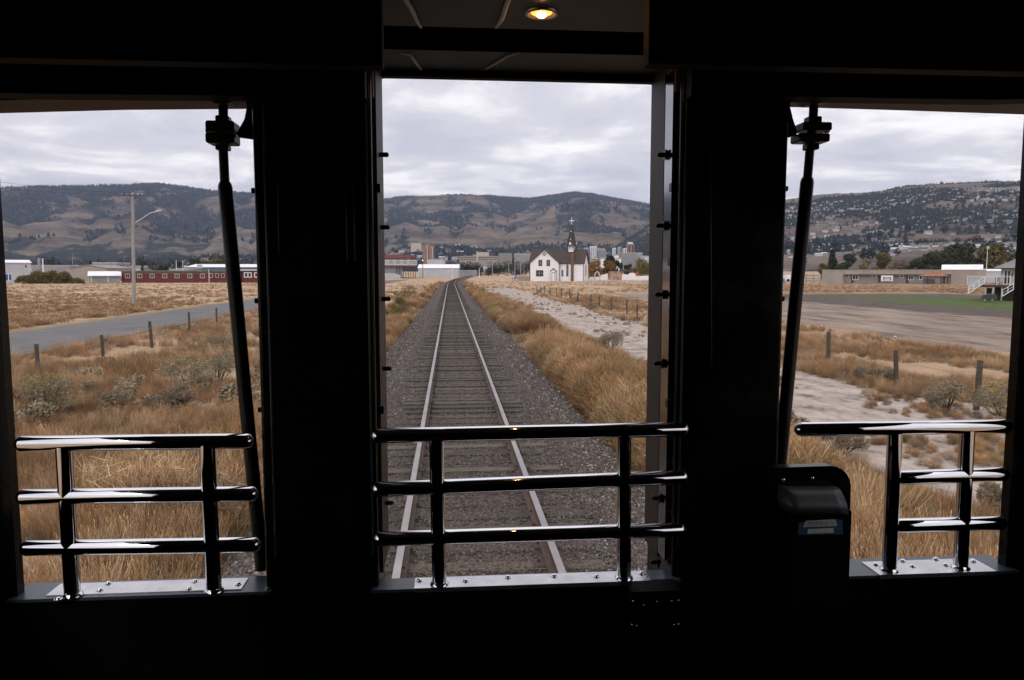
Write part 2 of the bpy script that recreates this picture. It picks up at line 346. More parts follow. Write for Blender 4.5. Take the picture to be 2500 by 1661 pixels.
# sandy service track on the right
f_s = mth('MULTIPLY', step(UW, 6.4, 7.3), inv(step(UW, 12.6, 13.8)))
f_s = mth('MULTIPLY', f_s, mth('MULTIPLY', step(Y_, -30, 0), inv(step(Y_, 150, 190))))
col = mixc(f_s, col, sand)
# bare lot, soil and turf, only alongside the first 130 m
near = inv(step(mth('ADD', Y_, wob2), 112, 128))
f_l = mth('MULTIPLY', step(UW2, 22.5, 24.5), near); col = mixc(f_l, col, lot)
f_d = mth('MULTIPLY', step(UW2, 40, 43), near); col = mixc(f_d, col, soil)
f_g = mth('MULTIPLY', mth('MULTIPLY', step(UW2, 49, 54), inv(step(UW2, 76, 80))), mth('MULTIPLY', near, inv(mth('MULTIPLY', step(Y_, 82, 108), .75)))); col = mixc(f_g, col, green)
f_t = mth('MULTIPLY', step(X, 36, 44), inv(step(Y_, 215, 235))); rust = ramp(tn(.16, 7, (.5, 2.2, 1), .65), [(.36, (.15, .085, .055)), (.5, (.25, .155, .095)), (.64, (.42, .29, .17))]); col = mixc(mth('MULTIPLY', f_t, mth('MAXIMUM', inv(near), step(UW2, 79, 82))), col, rust)
# grey puddled dirt patches beyond the fence
pp = mth('MULTIPLY', step(tn(.5, 4, (1.3, .6, 1)), .57, .66), mth('MULTIPLY', step(U, 14.5, 16), inv(step(U, 21, 23))))
col = mixc(pp, col, ramp(tn(2, 5), [(.3, (.20, .17, .15)), (.7, (.30, .26, .23))]))
# green verge of the road
f_v = mth('MULTIPLY', mth('MULTIPLY', step(UW, -27.6, -26.4), inv(step(U, -25.4, -24.6))), .55); col = mixc(f_v, col, ramp(tn(1.5, 5), [(.3, (.09, .08, .035)), (.7, (.17, .13, .06))]))
AU = mth('ADD', mth('ABSOLUTE', U), mth('MULTIPLY', mth('SUBTRACT', tn(1.4, 4), .5), .9))
col = mixc(inv(step(AU, 2.8, 3.2)), col, bal)
T.links.new(col, BS.inputs['Base Color'])
bpn = T.nodes.new('ShaderNodeBump'); bpn.inputs['Strength'].default_value = .7; bpn.inputs['Distance'].default_value = .06
T.links.new(tn(5, 8, rough=.75), bpn.inputs['Height']); T.links.new(bpn.outputs[0], BS.inputs['Normal'])
ground = npmesh('ground', np.stack([XX, YY, ZZ], -1).reshape(-1, 3), gf, gm); tag(ground, kind='structure')

# ---- road on the left
rb = []; ny = 90; ys = np.linspace(-60, 330, ny)
for y in ys:
    c = -21.6 - .004*max(0, y-60) - .00004*max(0, y-60)**2 + float(cx(y))
    for off in (-3.6, 3.6): rb.append((c+off, y, gz1(c+off, y)+.05))
rf = [(2*i, 2*i+1, 2*i+3, 2*i+2) for i in range(ny-1)]
road = npmesh('road', rb, rf, M['asphalt']); tag(road, kind='structure')

# ---- hills
def interp(px_y, px):
    return np.interp(px, [p[0] for p in px_y], [p[1] for p in px_y])
far_sky = [(-900, 470), (-400, 462), (0, 459), (150, 456), (300, 453), (390, 450), (440, 455), (530, 468), (625, 474), (780, 492), (937, 489), (1000, 480), (1100, 476), (1200, 479), (1290, 487), (1400, 471), (1450, 476), (1500, 486), (1583, 500), (1700, 516), (1900, 520), (2100, 500), (2500, 490), (3200, 480)]
rt_sky = [(1330, 690), (1400, 652), (1450, 634), (1500, 610), (1583, 562), (1660, 532), (1760, 512), (1850, 501), (1910, 494), (2000, 482), (2130, 477), (2200, 463), (2300, 456), (2400, 453), (2500, 451), (2800, 455), (3300, 480)]
def az_to_px(a):    # world azimuth (clockwise from +Y) -> px on the horizon row
    return 1250+F*np.tan(np.clip(a-R(YAW), -1.3, 1.3))/math.cos(R(PITCH))
def tan_el(px, py):
    v = -(py-830.5)/F; uu = (px-1250)/F; c, s = math.cos(R(PITCH)), math.sin(R(PITCH)); up = v*c-s; fw = c+v*s
    return up/np.sqrt(fw**2+uu**2)
def ravine(a, r, sc, seed):
    g = fbm(a*4200/sc+.6*fbm(a*30, r/500, 3, seed+7), r/(sc*4.5), 4, seed); return np.clip((.13-np.abs(g-.5))/.13, 0, 1)
CORR = {}
def corr(fn, key, px):
    if key not in CORR:
        CORR[key] = None; pp_ = np.linspace(-1100, 3400, 700); aa = R(YAW)+np.arctan((pp_-1250)/F*math.cos(R(PITCH)))
        rr_ = np.linspace(900, 5900, 260) if key == 'far' else np.linspace(700, 3000, 200); RR, AA = np.meshgrid(rr_, aa, indexing='ij'); Z = fn(RR*np.sin(AA), RR*np.cos(AA)); mxe = ((Z-CAM.z)/RR).max(0)
        want = tan_el(pp_, interp(far_sky if key == 'far' else rt_sky, pp_)); CORR[key] = (pp_, np.clip(want/np.maximum(mxe, 1e-3), .3, 2))
    if CORR[key] is None: return 1.0
    return np.interp(px, *CORR[key])
def hill_far(x, y):
    x = np.asarray(x, float); y = np.asarray(y, float); r = np.hypot(x, y); a = np.arctan2(x, y); px = az_to_px(a)
    H = tan_el(px, interp(far_sky, px))*5200
    t = np.clip((r-1150)/(5200-1150), 0, 1.3)
    base = np.where(t < 1, .10*sstep(0, .25, t)+.22*sstep(.1, .55, t)+.68*sstep(.3, 1.0, t), 1-.5*(t-1))
    rid = 1-np.abs(2*fbm(x/900+3, y/900, 5, 21)-1); nz = fbm(x/420, y/420, 5, 5)-.5
    amp = np.clip(t*3, 0, 1)*np.clip((1-t)*2.2, 0, 1)
    k_ = corr(hill_far, 'far', px)
    return -1.2+k_*(H*base+amp*(170*(rid-.62)+90*nz-20*ravine(a, r, 260, 23))+t*10*(fbm(x/90, y/90, 3, 8)-.5))
def hill_right(x, y):
    x = np.asarray(x, float); y = np.asarray(y, float); r = np.hypot(x, y); a = np.arctan2(x, y); px = az_to_px(a)
    H = tan_el(px, interp(rt_sky, px))*2500+2
    t = np.clip((r-620)/(2500-620), 0, 1.4)
    base = np.where(t < 1, .06*sstep(0, .2, t)+.14*t+.80*sstep(.12, 1.0, t), 1-.6*(t-1))
    amp = np.clip(t*3, 0, 1)*np.clip((1-t)*2.5, 0, 1)*np.clip(H/150, 0, 1)
    return -1.2+H*base+amp*(38*(fbm(x/260, y/260, 5, 31)-.5)+26*(.5-np.abs(fbm(x/420, y/420, 4, 33)-.5)*2))
def hillmesh(name, fn, r0, r1, a0, a1, nr, na, vegfn, m):
    rs = r0*(r1/r0)**np.linspace(0, 1, nr); an = np.linspace(R(a0), R(a1), na); RR, AA = np.meshgrid(rs, an, indexing='ij')
    x = RR*np.sin(AA); y = RR*np.cos(AA); z = fn(x, y); id_ = np.arange(nr*na).reshape(nr, na)
    f = np.stack([id_[:-1,:-1], id_[:-1,1:], id_[1:,1:], id_[1:,:-1]], -1).reshape(-1, 4)[:, ::-1]
    o = npmesh(name, np.stack([x, y, z], -1).reshape(-1, 3), f, m)
    at = o.data.attributes.new('veg', 'FLOAT', 'POINT'); at.data.foreach_set('value', vegfn(x, y, z).astype(np.float32).ravel())
    return tag(o, kind='structure')
def veg_and_shade_far(x, y, z):      # conifers on high slopes and in gullies, plus painted-in gully shade
    r = np.hypot(x, y); t = (r-1150)/4050
    lap = fbm(x/900+3, y/900, 5, 21); g = 1-np.abs(2*lap-1); gul = np.clip((.80-g)*3, 0, 1)
    n = fbm(x/330, y/330, 5, 41); n2 = fbm(x/110, y/110, 4, 44)
    a = np.arctan2(x, y); rv = ravine(a, r, 260, 23)*.7+ravine(a, r, 95, 27)*.45
    v = (n-.5)*2.8+(n2-.5)*2.6+(fbm(x/45, y/45, 3, 49)-.5)*1.5+rv-.32-.25*(1-sstep(.10, .30, t))+(t-.55)*2.2+gul*.7+.12*np.clip(-x/1500, -.2, 1)
    band = np.exp(-((t-.97)/.08)**2)*(fbm(x/600, y/600, 3, 47) > .50)
    return v-1.1*band
def veg_right(x, y, z):
    r = np.hypot(x, y); t = (r-620)/1880
    return (fbm(x/160, y/160, 5, 51)-.5)*3+(fbm(x/55, y/55, 4, 54)-.5)*1.6+.25-np.clip((t-.72)*4, 0, 1.2)+1.6*np.exp(-((t-.97)/.05)**2)*(x > 1100)-.25
def hillmat(name, c_dry1, c_dry2, c_veg1, c_veg2):
    global T, tcx
    m = bpy.data.materials.new(name); m.use_nodes = True; T = m.node_tree; b = T.nodes['Principled BSDF']; b.inputs['Roughness'].default_value = .95; b.inputs['Specular IOR Level'].default_value = .1
    tcx = T.nodes.new('ShaderNodeTexCoord'); at = T.nodes.new('ShaderNodeAttribute'); at.attribute_name = 'veg'
    fine = mth('MULTIPLY', mth('SUBTRACT', tn(.022, 7, rough=.8), .5), 5.5); v = mth('ADD', at.outputs['Fac'], fine)
    dry = ramp(tn(.006, 9, (1, 1, 6), .78), [(.43, c_dry1), (.5, tuple((p+q)/2 for p, q in zip(c_dry1, c_dry2))), (.57, c_dry2)])
    vg = ramp(tn(.03, 5), [(.3, c_veg1), (.7, c_veg2)])
    T.links.new(mixc(step(v, -.10, .16), dry, vg), b.inputs['Base Color'])
    return m
M['hillfar'] = hillmat('dry_mountain_slopes', (.060, .052, .046), (.155, .124, .092), (.009, .017, .020), (.026, .034, .032))
M['hillnear'] = hillmat('dry_hillside', (.072, .057, .048), (.15, .116, .092), (.018, .022, .024), (.05, .045, .04))
hf = hillmesh('hills', hill_far, 1100, 6800, -62, 66, 200, 700, veg_and_shade_far, M['hillfar'])
hr = hillmesh('hillside', hill_right, 600, 3200, 2, 66, 170, 420, veg_right, M['hillnear'])

# ---- far conifers as one mass on the mountain
def cones(name, pts, hs, ws, m, n=5):
    k = len(pts); an = np.linspace(0, 2*np.pi, n, endpoint=False); V0 = []
    jit = rng.uniform(.7, 1.25, (k, n)); x = pts[:, 0:1]+ws[:, None]*np.cos(an)*jit; y = pts[:, 1:2]+ws[:, None]*np.sin(an)*jit
    z = np.repeat(pts[:, 2:3], n, 1)+hs[:, None]*.12*rng.uniform(0, 1, (k, n)); base = np.stack([x, y, z], -1)
    top = np.stack([pts[:, 0]+ws*.1*rng.normal(size=k), pts[:, 1]+ws*.1*rng.normal(size=k), pts[:, 2]+hs], -1)[:, None]
    allv = np.concatenate([base, top], 1).reshape(-1, 3); o = (np.arange(k)*(n+1))[:, None, None]
    f = np.array([[j, (j+1) % n, n] for j in range(n)])[None]+o
    return npmesh(name, allv, f.reshape(-1, 3), m, False)
def sample(fn, vf, r0, r1, a0, a1, n, thr):
    r = np.sqrt(rng.uniform(r0**2, r1**2, n)); a = np.radians(rng.uniform(a0, a1, n)); x = r*np.sin(a); y = r*np.cos(a); z = fn(x, y)
    k = vf(x, y, z)+rng.normal(0, .18, n) > thr; return np.stack([x, y, z-1], -1)[k]
p = sample(hill_far, veg_and_shade_far, 2000, 5300, -40, 46, 100000, .16)
tag(cones('forest', p, rng.uniform(6, 16, len(p)), rng.uniform(2.5, 5.5, len(p)), M['leafblue']), 'dark conifer forest over the distant mountain slopes', 'forest', kind='stuff')
p = sample(hill_right, veg_right, 850, 2560, 8, 48, 34000, -.12)
tag(cones('woodland', p, rng.uniform(4, 9, len(p)), rng.uniform(2.5, 4.5, len(p)), M['leafblue'], 6), 'small dark trees scattered between houses on the right hillside', 'woodland', kind='stuff')

def town_density(x, y, z): return (fbm(x/120, y/120, 4, 77)-.5)*3+.28
pa = sample(hill_far, town_density, 900, 1750, -28, 17, 9000, .0); pa[:, 2] = np.maximum(pa[:, 2], 1.5)
pb = sample(hill_far, town_density, 620, 1500, -30, -12, 3500, .2); pc_ = sample(hill_far, town_density, 1500, 2120, -4.5, 12.5, 5200, .05); pb = np.concatenate([pb, pc_])
pa = np.concatenate([pa, pb]); tag(cones('town_woodland', pa, rng.uniform(4, 10, len(pa)), rng.uniform(3, 5.5, len(pa)), M['leafblue'], 6), 'low dark trees filling the town at the foot of the mountains', 'woodland', kind='stuff')

# ================================================================ SCATTERED STUFF
def proto_collection(name, objs):
    c = bpy.data.collections.new(name)
    for o in objs:
        for cc in list(o.users_collection): cc.objects.unlink(o)
        c.objects.link(o)
    return c
def scatter(name, pts, scl, coll, nproto, tilt=.12, label=None, cat=None):
    me = bpy.data.meshes.new(name); n = len(pts); me.vertices.add(n); me.vertices.foreach_set('co', np.asarray(pts, np.float32).ravel())
    a = me.attributes.new('scl', 'FLOAT_VECTOR', 'POINT'); s3 = np.asarray(scl, np.float32); s3 = np.repeat(s3[:, None], 3, 1) if s3.ndim == 1 else s3
    a.data.foreach_set('vector', s3.ravel())
    a = me.attributes.new('rot', 'FLOAT_VECTOR', 'POINT'); rr = np.stack([rng.normal(0, tilt, n), rng.normal(0, tilt, n), rng.uniform(0, 6.28, n)], -1).astype(np.float32); a.data.foreach_set('vector', rr.ravel())
    a = me.attributes.new('pick', 'INT', 'POINT'); a.data.foreach_set('value', rng.integers(0, nproto, n).astype(np.int32))
    o = bpy.data.objects.new(name, me); COL.objects.link(o)
    g = bpy.data.node_groups.new(name, 'GeometryNodeTree'); g.interface.new_socket('Geometry', in_out='INPUT', socket_type='NodeSocketGeometry'); g.interface.new_socket('Geometry', in_out='OUTPUT', socket_type='NodeSocketGeometry')
    gi = g.nodes.new('NodeGroupInput'); go = g.nodes.new('NodeGroupOutput'); ip = g.nodes.new('GeometryNodeInstanceOnPoints'); ci = g.nodes.new('GeometryNodeCollectionInfo')
    ci.inputs['Collection'].default_value = coll; ci.inputs['Separate Children'].default_value = True; ci.inputs['Reset Children'].default_value = True
    def na(nm, t):
        q = g.nodes.new('GeometryNodeInputNamedAttribute'); q.data_type = t; q.inputs['Name'].default_value = nm; return q.outputs[0]
    g.links.new(gi.outputs[0], ip.inputs['Points']); g.links.new(ci.outputs[0], ip.inputs['Instance']); ip.inputs['Pick Instance'].default_value = True
    g.links.new(na('pick', 'INT'), ip.inputs['Instance Index']); g.links.new(na('rot', 'FLOAT_VECTOR'), ip.inputs['Rotation']); g.links.new(na('scl', 'FLOAT_VECTOR'), ip.inputs['Scale'])
    g.links.new(ip.outputs[0], go.inputs[0]); md = o.modifiers.new('scatter', 'NODES'); md.node_group = g
    return tag(o, label, cat, kind='stuff')
def tuft(name, m, nb, h, spread, wd, lean=.45, seed=0):
    r = random.Random(seed); vs = []; fs = []
    for i in range(nb):
        a = r.uniform(0, 6.28); d = spread*math.sqrt(r.random()); x, y = d*math.cos(a), d*math.sin(a); hh = h*r.uniform(.5, 1.05)
        la = a+r.uniform(-.9, .9); ln = lean*hh*r.uniform(.2, 1.2); dx, dy = math.cos(la)*ln, math.sin(la)*ln; wa = r.uniform(0, 3.14); wx, wy = math.cos(wa)*wd/2, math.sin(wa)*wd/2; o = len(vs)
        vs += [(x-wx, y-wy, -.03), (x+wx, y+wy, -.03), (x+dx*.35+wx*.8, y+dy*.35+wy*.8, hh*.55), (x+dx*.35-wx*.8, y+dy*.35-wy*.8, hh*.55), (x+dx+wx*.35, y+dy+wy*.35, hh), (x+dx-wx*.35, y+dy-wy*.35, hh*.98)]
        fs += [(o, o+1, o+2, o+3), (o+3, o+2, o+4, o+5)]
        if wd < .02 and r.random() < .13:      # seed head
            t0 = (x+dx, y+dy, hh); k_ = len(vs); vs += [t0, (t0[0]+.006, t0[1], hh+.025), (t0[0]+dx*.08, t0[1]+dy*.08, hh+.07), (t0[0]-.006, t0[1]+.003, hh+.025)]; fs += [(k_, k_+1, k_+2, k_+3)]
    return npmesh(name, vs, fs, m, False)
def near_y(n, y0, y1):    # more points close by
    return 1/(1/y0-rng.uniform(0, 1, n)*(1/y0-1/y1))
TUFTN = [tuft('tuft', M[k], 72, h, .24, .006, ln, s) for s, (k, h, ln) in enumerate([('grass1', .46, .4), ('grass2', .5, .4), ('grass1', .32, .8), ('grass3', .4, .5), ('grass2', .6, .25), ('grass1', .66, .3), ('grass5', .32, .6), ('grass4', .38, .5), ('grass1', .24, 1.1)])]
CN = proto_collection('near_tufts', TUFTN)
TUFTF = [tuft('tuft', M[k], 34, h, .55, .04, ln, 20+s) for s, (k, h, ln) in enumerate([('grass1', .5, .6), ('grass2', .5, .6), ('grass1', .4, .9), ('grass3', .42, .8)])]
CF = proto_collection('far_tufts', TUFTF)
def fluff(name, m, n, h, w, seed):
    r = np.random.default_rng(seed); a = r.uniform(0, 6.28, n); el = np.arcsin(r.uniform(.02, 1, n)); q = r.uniform(.25, 1, n)**.6*r.uniform(.8, 1.1, n); lump = 1+.22*np.sin(a*3+seed)*np.cos(el*2)
    d = np.stack([np.cos(a)*np.cos(el)*w, np.sin(a)*np.cos(el)*w, np.sin(el)*h], 1)*(q*lump)[:, None]; g = d/np.linalg.norm(d, axis=1)[:, None]+r.normal(size=(n, 3))*.55
    g[:, 2] += .35; g /= np.linalg.norm(g, axis=1)[:, None]; L_ = r.uniform(.05, .13, n)[:, None]; b = np.cross(g, r.normal(size=(n, 3))); b /= np.linalg.norm(b, axis=1)[:, None]; b *= .0035
    return npmesh(name, np.stack([d-g*L_-b, d-g*L_+b, d+g*L_+b*.5, d+g*L_-b*.5], 1).reshape(-1, 3), np.arange(n*4).reshape(-1, 4), m, False)
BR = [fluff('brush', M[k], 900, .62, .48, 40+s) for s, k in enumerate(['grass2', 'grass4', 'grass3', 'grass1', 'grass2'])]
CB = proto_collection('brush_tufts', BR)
def keep(x, y, f): k = f; return x[k], y[k]
# near meadow left
n = 26000; y = near_y(n, 5, 75); x = rng.uniform(-17.6, -3.0, n)+cx(y)
d = fbm(x*.35, y*.35, 3, 61); x, y = keep(x, y, (d > .39)); s = rng.uniform(.55, 1.1, len(x))*(.30+1.05*fbm(x*.33, y*.33, 3, 63)); s *= 1+np.clip((y-30)/80, 0, .5)
scatter('grass', np.stack([x, y, gz(x, y)], -1), s, CN, len(TUFTN), label='tall dry tan grass of the meadow left of the railway', cat='grass')
# right strip between ballast and sandy track, and fence strip
n = 13000; y = near_y(n, 5, 110); x = rng.uniform(3.1, 7.1, n)+cx(y); d = fbm(x*.35, y*.35, 3, 64); x, y = keep(x, y, d > np.where(y < 18, .2, .33))
n = 20000; y2 = near_y(n, 8, 120); x2 = rng.uniform(12.2, 22.8, n); d = fbm(x2*.25, y2*.12, 3, 66); x2, y2 = keep(x2, y2, d > .34+.14*((x2 > 15.5)&(x2 < 18.5)))
x = np.concatenate([x, x2]); y = np.concatenate([y, y2]); s = rng.uniform(.55, 1.1, len(x))*(.42+.95*fbm(x*.33, y*.33, 3, 63)); s = np.where(x > 12, s*.72, s)*np.where((x > 5.6) & (x < 9), .62, 1)
scatter('grass', np.stack([x, y, gz(x, y)], -1), s, CN, len(TUFTN), label='dry orange and tan grass right of the railway and along the fence', cat='grass')
# brush hugging both ballast edges
n = 5200; y = near_y(n, 10, 240); sd = np.where(rng.random(n) < .62, 1, -1); x = sd*(3.35-.5*sstep(25, 70, y)+np.abs(rng.normal(0, .9, n)))+cx(y)
d = fbm(x*.3+50*sd, y*.11, 2, 68); x, y, sd = x[d > .38], y[d > .38], sd[d > .38]; s = rng.uniform(.8, 1.5, len(x))*np.where(np.abs(x-cx(y)) > 5.3, .6, 1)*np.where(sd < 0, .8, 1)
scatter('brush', np.stack([x, y, gz(x, y)], -1), s, CB, len(BR), .2, label='rusty bushy dry brush along the edges of the ballast', cat='brush')
# far field grass
n = 42000; y = near_y(n, 38, 330)+rng.uniform(-4, 4, n); x = rng.uniform(-1.1, 1.0, n)*(y*.75+20)
u = x-cx(y); bad = (np.abs(u) < 4.2)|((u > -27) & (u < -17))|((u > 8) & (u < 13) & (y < 160))|((u > 22) & (u < 82) & (y < 125))|((u > -17.5) & (u < 22) & (y < 70))
x, y = x[~bad], y[~bad]; d = fbm(x*.09, y*.09, 3, 71); x, y = x[d > .38], y[d > .38]; s = rng.uniform(.35, .75, len(x))
scatter('grass', np.stack([x, y, gz(x, y)], -1), s, CF, len(TUFTF), .25, label='short dry grass across the distant fields', cat='grass')
# little grey shrubs sprinkled through the meadows
LOWS = []
for s_, k_ in enumerate(('sagedark', 'sage', 'sage')):
    r_ = np.random.default_rng(s_+5); nl = 900; d_ = r_.normal(size=(nl, 3)); d_ /= np.linalg.norm(d_, axis=1)[:, None]; c_ = d_*np.array([.45, .4, .3])*(r_.uniform(.3, 1, nl)**.5)[:, None]+np.array([0, 0, .28])
    a_ = r_.normal(size=(nl, 3))*.035; b_ = r_.normal(size=(nl, 3))*.02; LOWS.append(npmesh('low_shrub', np.stack([c_-a_, c_-b_, c_+a_, c_+b_], 1).reshape(-1, 3), np.arange(nl*4).reshape(-1, 4), M[k_], False))
CLW = proto_collection('low_shrubs', LOWS)
n = 260; y = near_y(n, 14, 120); x = np.concatenate([rng.uniform(-17, -4, n//2), rng.uniform(4.5, 22, n//2)]); d = fbm(x*.25, y*.2, 3, 75); kq = (d > .53) & ~((x > 7.5) & ((x < 12.5) | (y < 60))); x, y = x[kq], y[kq]
scatter('low_shrubs', np.stack([x, y, gz(x, y)], -1), rng.uniform(.4, .9, len(x)), CLW, 3, .1, label='low grey green shrubs sprinkled through the dry grass', cat='shrubs')
# stubble tufts on sand and lot
n = 1500; y = near_y(n, 9, 120); x = rng.uniform(8.2, 13.2, n); d = fbm(x*.8, y*.5, 3, 73); x, y = x[d > .56], y[d > .56]
scatter('weed', np.stack([x, y, gz(x, y)], -1), rng.uniform(.15, .4, len(x)), CB, len(BR), .3, label='low dead weeds on the sandy service track', cat='weeds')
# ballast stones
def stone(k, mk='stone'):
    import bmesh
    bm = bmesh.new(); bmesh.ops.create_icosphere(bm, subdivisions=1, radius=1)
    r = random.Random(k)
    for v in bm.verts: v.co = v.co*r.uniform(.65, 1.25)
    sc = Vector((r.uniform(.8, 1.3), r.uniform(.7, 1.1), r.uniform(.5, .8)))
    for v in bm.verts: v.co = Vector((v.co.x*sc.x, v.co.y*sc.y, v.co.z*sc.z))
    me = bpy.data.meshes.new('stone'); bm.to_mesh(me); bm.free(); me.materials.append(M[mk]); o = bpy.data.objects.new('stone', me); COL.objects.link(o); return o
SC = proto_collection('stones', [stone(k, 'stonepale' if k == 9 else ('stonebed' if k > 5 else 'stone')) for k in range(10)]); SB = proto_collection('bed_stones', [stone(k+20, 'stonebed') for k in range(5)])
n = 90000; y = near_y(n, 4.5, 60); x = rng.uniform(-3.5, 3.5, n)
k = (np.abs(np.abs(x)-.753) > .13); x, y = x[k], y[k]; tie = np.abs(((y/.52) % 1)-.5) < .2
k = ~(tie & (np.abs(x) < 1.28) & (rng.random(len(x)) < .6)); x, y = x[k], y[k]
s = rng.uniform(.012, .030, len(x)); s = np.where(np.abs(x) > 1.7, s*1.35, s*.85); s *= 1+np.clip((y-14)/60, 0, .6)
bd = np.abs(x) < .95+.5*(fbm(x*1.5, y*.8, 3, 88)-.3)
for sel, cc_, kk_, lb_ in ((~bd, SC, 10, 'loose grey crushed stone ballast on both shoulders of the track'), (bd, SB, 5, 'brown dirty crushed stone between the rails and sleepers')):
    scatter('ballast_stones', np.stack([x[sel], y[sel], gz(x[sel], y[sel])+.008*(np.abs(x[sel]) < 1.6)], -1), s[sel], cc_, kk_, 3, label=lb_, cat='ballast')
n = 1500; y = near_y(n, 5, 70); x = np.where(rng.random(n) < .75, 1, -1)*rng.uniform(1.9, 3.5, n); dd = fbm(x*1.2, y*.5, 3, 89); x, y = x[dd > .45], y[dd > .45]; SP = proto_collection('pale_stones', [stone(k+40, 'stonepale') for k in range(4)])
scatter('pale_ballast', np.stack([x, y, gz(x, y)+.01], -1), rng.uniform(.02, .05, len(x)), SP, 4, 3, label='larger pale stones strewn on the ballast shoulders', cat='ballast')

# ================================================================ RAILWAY
trk = tag(empty('railway_track', (0, 6, 0)), 'single railway track running to the horizon and curving right at its far end', 'railway track')
def rel(o): o.location = -Vector(trk.location)
ysr = list(np.arange(2.8, 60, 2))+list(np.arange(60, 640, 5))
for sgn in (-1, 1):
    mb = MB(); prof = [(-.036, 0), (.036, 0), (.038, -.035), (.01, -.05), (.008, -.14), (.07, -.165), (.07, -.178), (-.07, -.178), (-.07, -.165), (-.008, -.14), (-.01, -.05), (-.038, -.035)]
    vs = []
    for y in ysr:
        c = float(cx(y))+sgn*.753; tz = float(trise(y)); vs += [(c+px, y, tz+pz) for px, pz in prof]
    n = len(prof)
    for k in range(n):
        mb.add([], [])
    fs = [(i*n+k, (i+1)*n+k, (i+1)*n+(k+1) % n, i*n+(k+1) % n) for i in range(len(ysr)-1) for k in range(n)]
    mb.add(vs, fs); mb.m = [1 if (j % n) == 0 else 0 for j in range(len(fs))]
    rel(mb.build('rail', [M['rail'], M['railtop']], trk))
tieys = np.arange(5.2, 330, .52); stuffmb = MB()
tp = MB()
for i, y in enumerate(tieys):
    c = float(cx(y)); yaw = random.gauss(0, .012); L_ = 1.3+random.uniform(-.12, .12); dzz = random.uniform(-.02, .018)
    ax = Vector((math.cos(yaw), math.sin(yaw), 0)); ay = Vector((-ax.y, ax.x, 0)); ctr = (c+random.gauss(0, .03), y, -.245+dzz+float(trise(y)))
    if i < 100:
        mb = MB(); mb.cbox((0, 0, 0), 2*L_, .215, .15, ax, ay); t = mb.build('sleeper', M['tie'], trk); t.location = Vector(ctr)-trk.location
        if i < 44:
            for sgn in (-1, 1):
                q = MB(); q.box(sgn*.753-.135, sgn*.753+.135, -.085, .085, .076, .086)
                for bx, by in ((-.085, .05), (.085, -.05)): q.box(sgn*.753+bx-.012, sgn*.753+bx+.012, by-.012, by+.012, .088, .112)
                q.build('tie_plate', M['tieplate'], t)
    else: stuffmb.cbox(ctr, 2*L_, .215, .15, ax, ay)
t = stuffmb.build('sleeper', M['tie'], trk); rel(t); t['kind'] = 'stuff'

# ---- fences
def fence(label, posts, hgt, dark=False):
    """posts: list of (x,y)"""
    e0 = tag(empty('wire_fence', (posts[0][0], posts[0][1], gz1(*posts[0]))), label, 'fence'); o = Vector(e0.location); tops = []
    for i, (x, y) in enumerate(posts):
        z = gz1(x, y); h = hgt*random.uniform(.88, 1.1); lx, ly = random.gauss(0, .04), random.gauss(0, .04); r = random.uniform(.065, .085)
        mb = MB(); mb.tube([(0, 0, -.2), (lx*.5, ly*.5, h*.5), (lx, ly, h)], [r, r*.95, r*.88], 8)
        q = mb.build('post', M['postdark'] if dark else M['post'], e0); q.location = Vector((x, y, z))-o; tops.append((Vector((x, y, z)), Vector((lx, ly, h))))
    for fr in (.45, .68, .9):
        mb = MB(); mb.tube([a+b*fr-Vector((.07, 0, 0))-o for a, b in tops], .0035, 4); mb.build('wire', M['wire'], e0)
    return e0
rp = [(13.2, y) for y in (4, 8.8)]+[tuple(G(2383, 1003)[:2]), tuple(G(2188, 942)[:2]), tuple(G(2022, 888)[:2])]
yv = rp[-1][1]+6.5
while yv < 135: rp.append((13.2+1.2*min(1, yv/60)+random.gauss(0, .12)+(.6 if yv > 95 else 0), yv)); yv += random.uniform(5.2, 6.6)
fence('wire fence of weathered wooden posts right of the railway, running past the sandy track', rp, 1.2)
lp = [(-14.3, 15), (-14.3, 21)]+[tuple(G(93, 915)[:2]), tuple(G(253, 886)[:2]), tuple(G(371, 850)[:2]), tuple(G(463, 815)[:2]), tuple(G(529, 793)[:2])]
yv = lp[-1][1]+7
while yv < 120: lp.append((-16+random.gauss(0, .1), yv)); yv += 7
fence('wire fence of short brown posts between the meadow and the road on the left', lp, 1.15)
lb = MB(); lb.tube([G(1300, 722), G(1336, 705)+Vector((0, 0, .75))], [.07, .06], 7)
tag(lb.build('fallen_post', M['postdark']), 'fallen wooden brace post leaning by the far end of the right fence', 'post')

# ================================================================ PLANTS
def leafcloud(centres, radii, nleaf, size, seed, flat=.8, asp=.5):
    r = np.random.default_rng(seed); vs = []; C = np.asarray(centres, float); Rr = np.asarray(radii, float)
    wts = Rr**2/np.sum(Rr**2); k = r.choice(len(C), nleaf, p=wts); d = r.normal(size=(nleaf, 3)); d /= np.linalg.norm(d, axis=1)[:, None]
    rad = Rr[k]*(r.uniform(.25, 1, nleaf)**.5)*r.uniform(.85, 1.12, nleaf); c = C[k]+d*rad[:, None]*np.array([1, 1, flat])
    a = r.normal(size=(nleaf, 3)); a /= np.linalg.norm(a, axis=1)[:, None]; b = np.cross(a, r.normal(size=(nleaf, 3))); b /= np.linalg.norm(b, axis=1)[:, None]
    s = size*r.uniform(.5, 1.3, nleaf)[:, None]; q = np.stack([c-a*s, c-b*s*asp, c+a*s, c+b*s*asp], 1).reshape(-1, 3); f = np.arange(nleaf*4).reshape(-1, 4); return q, f
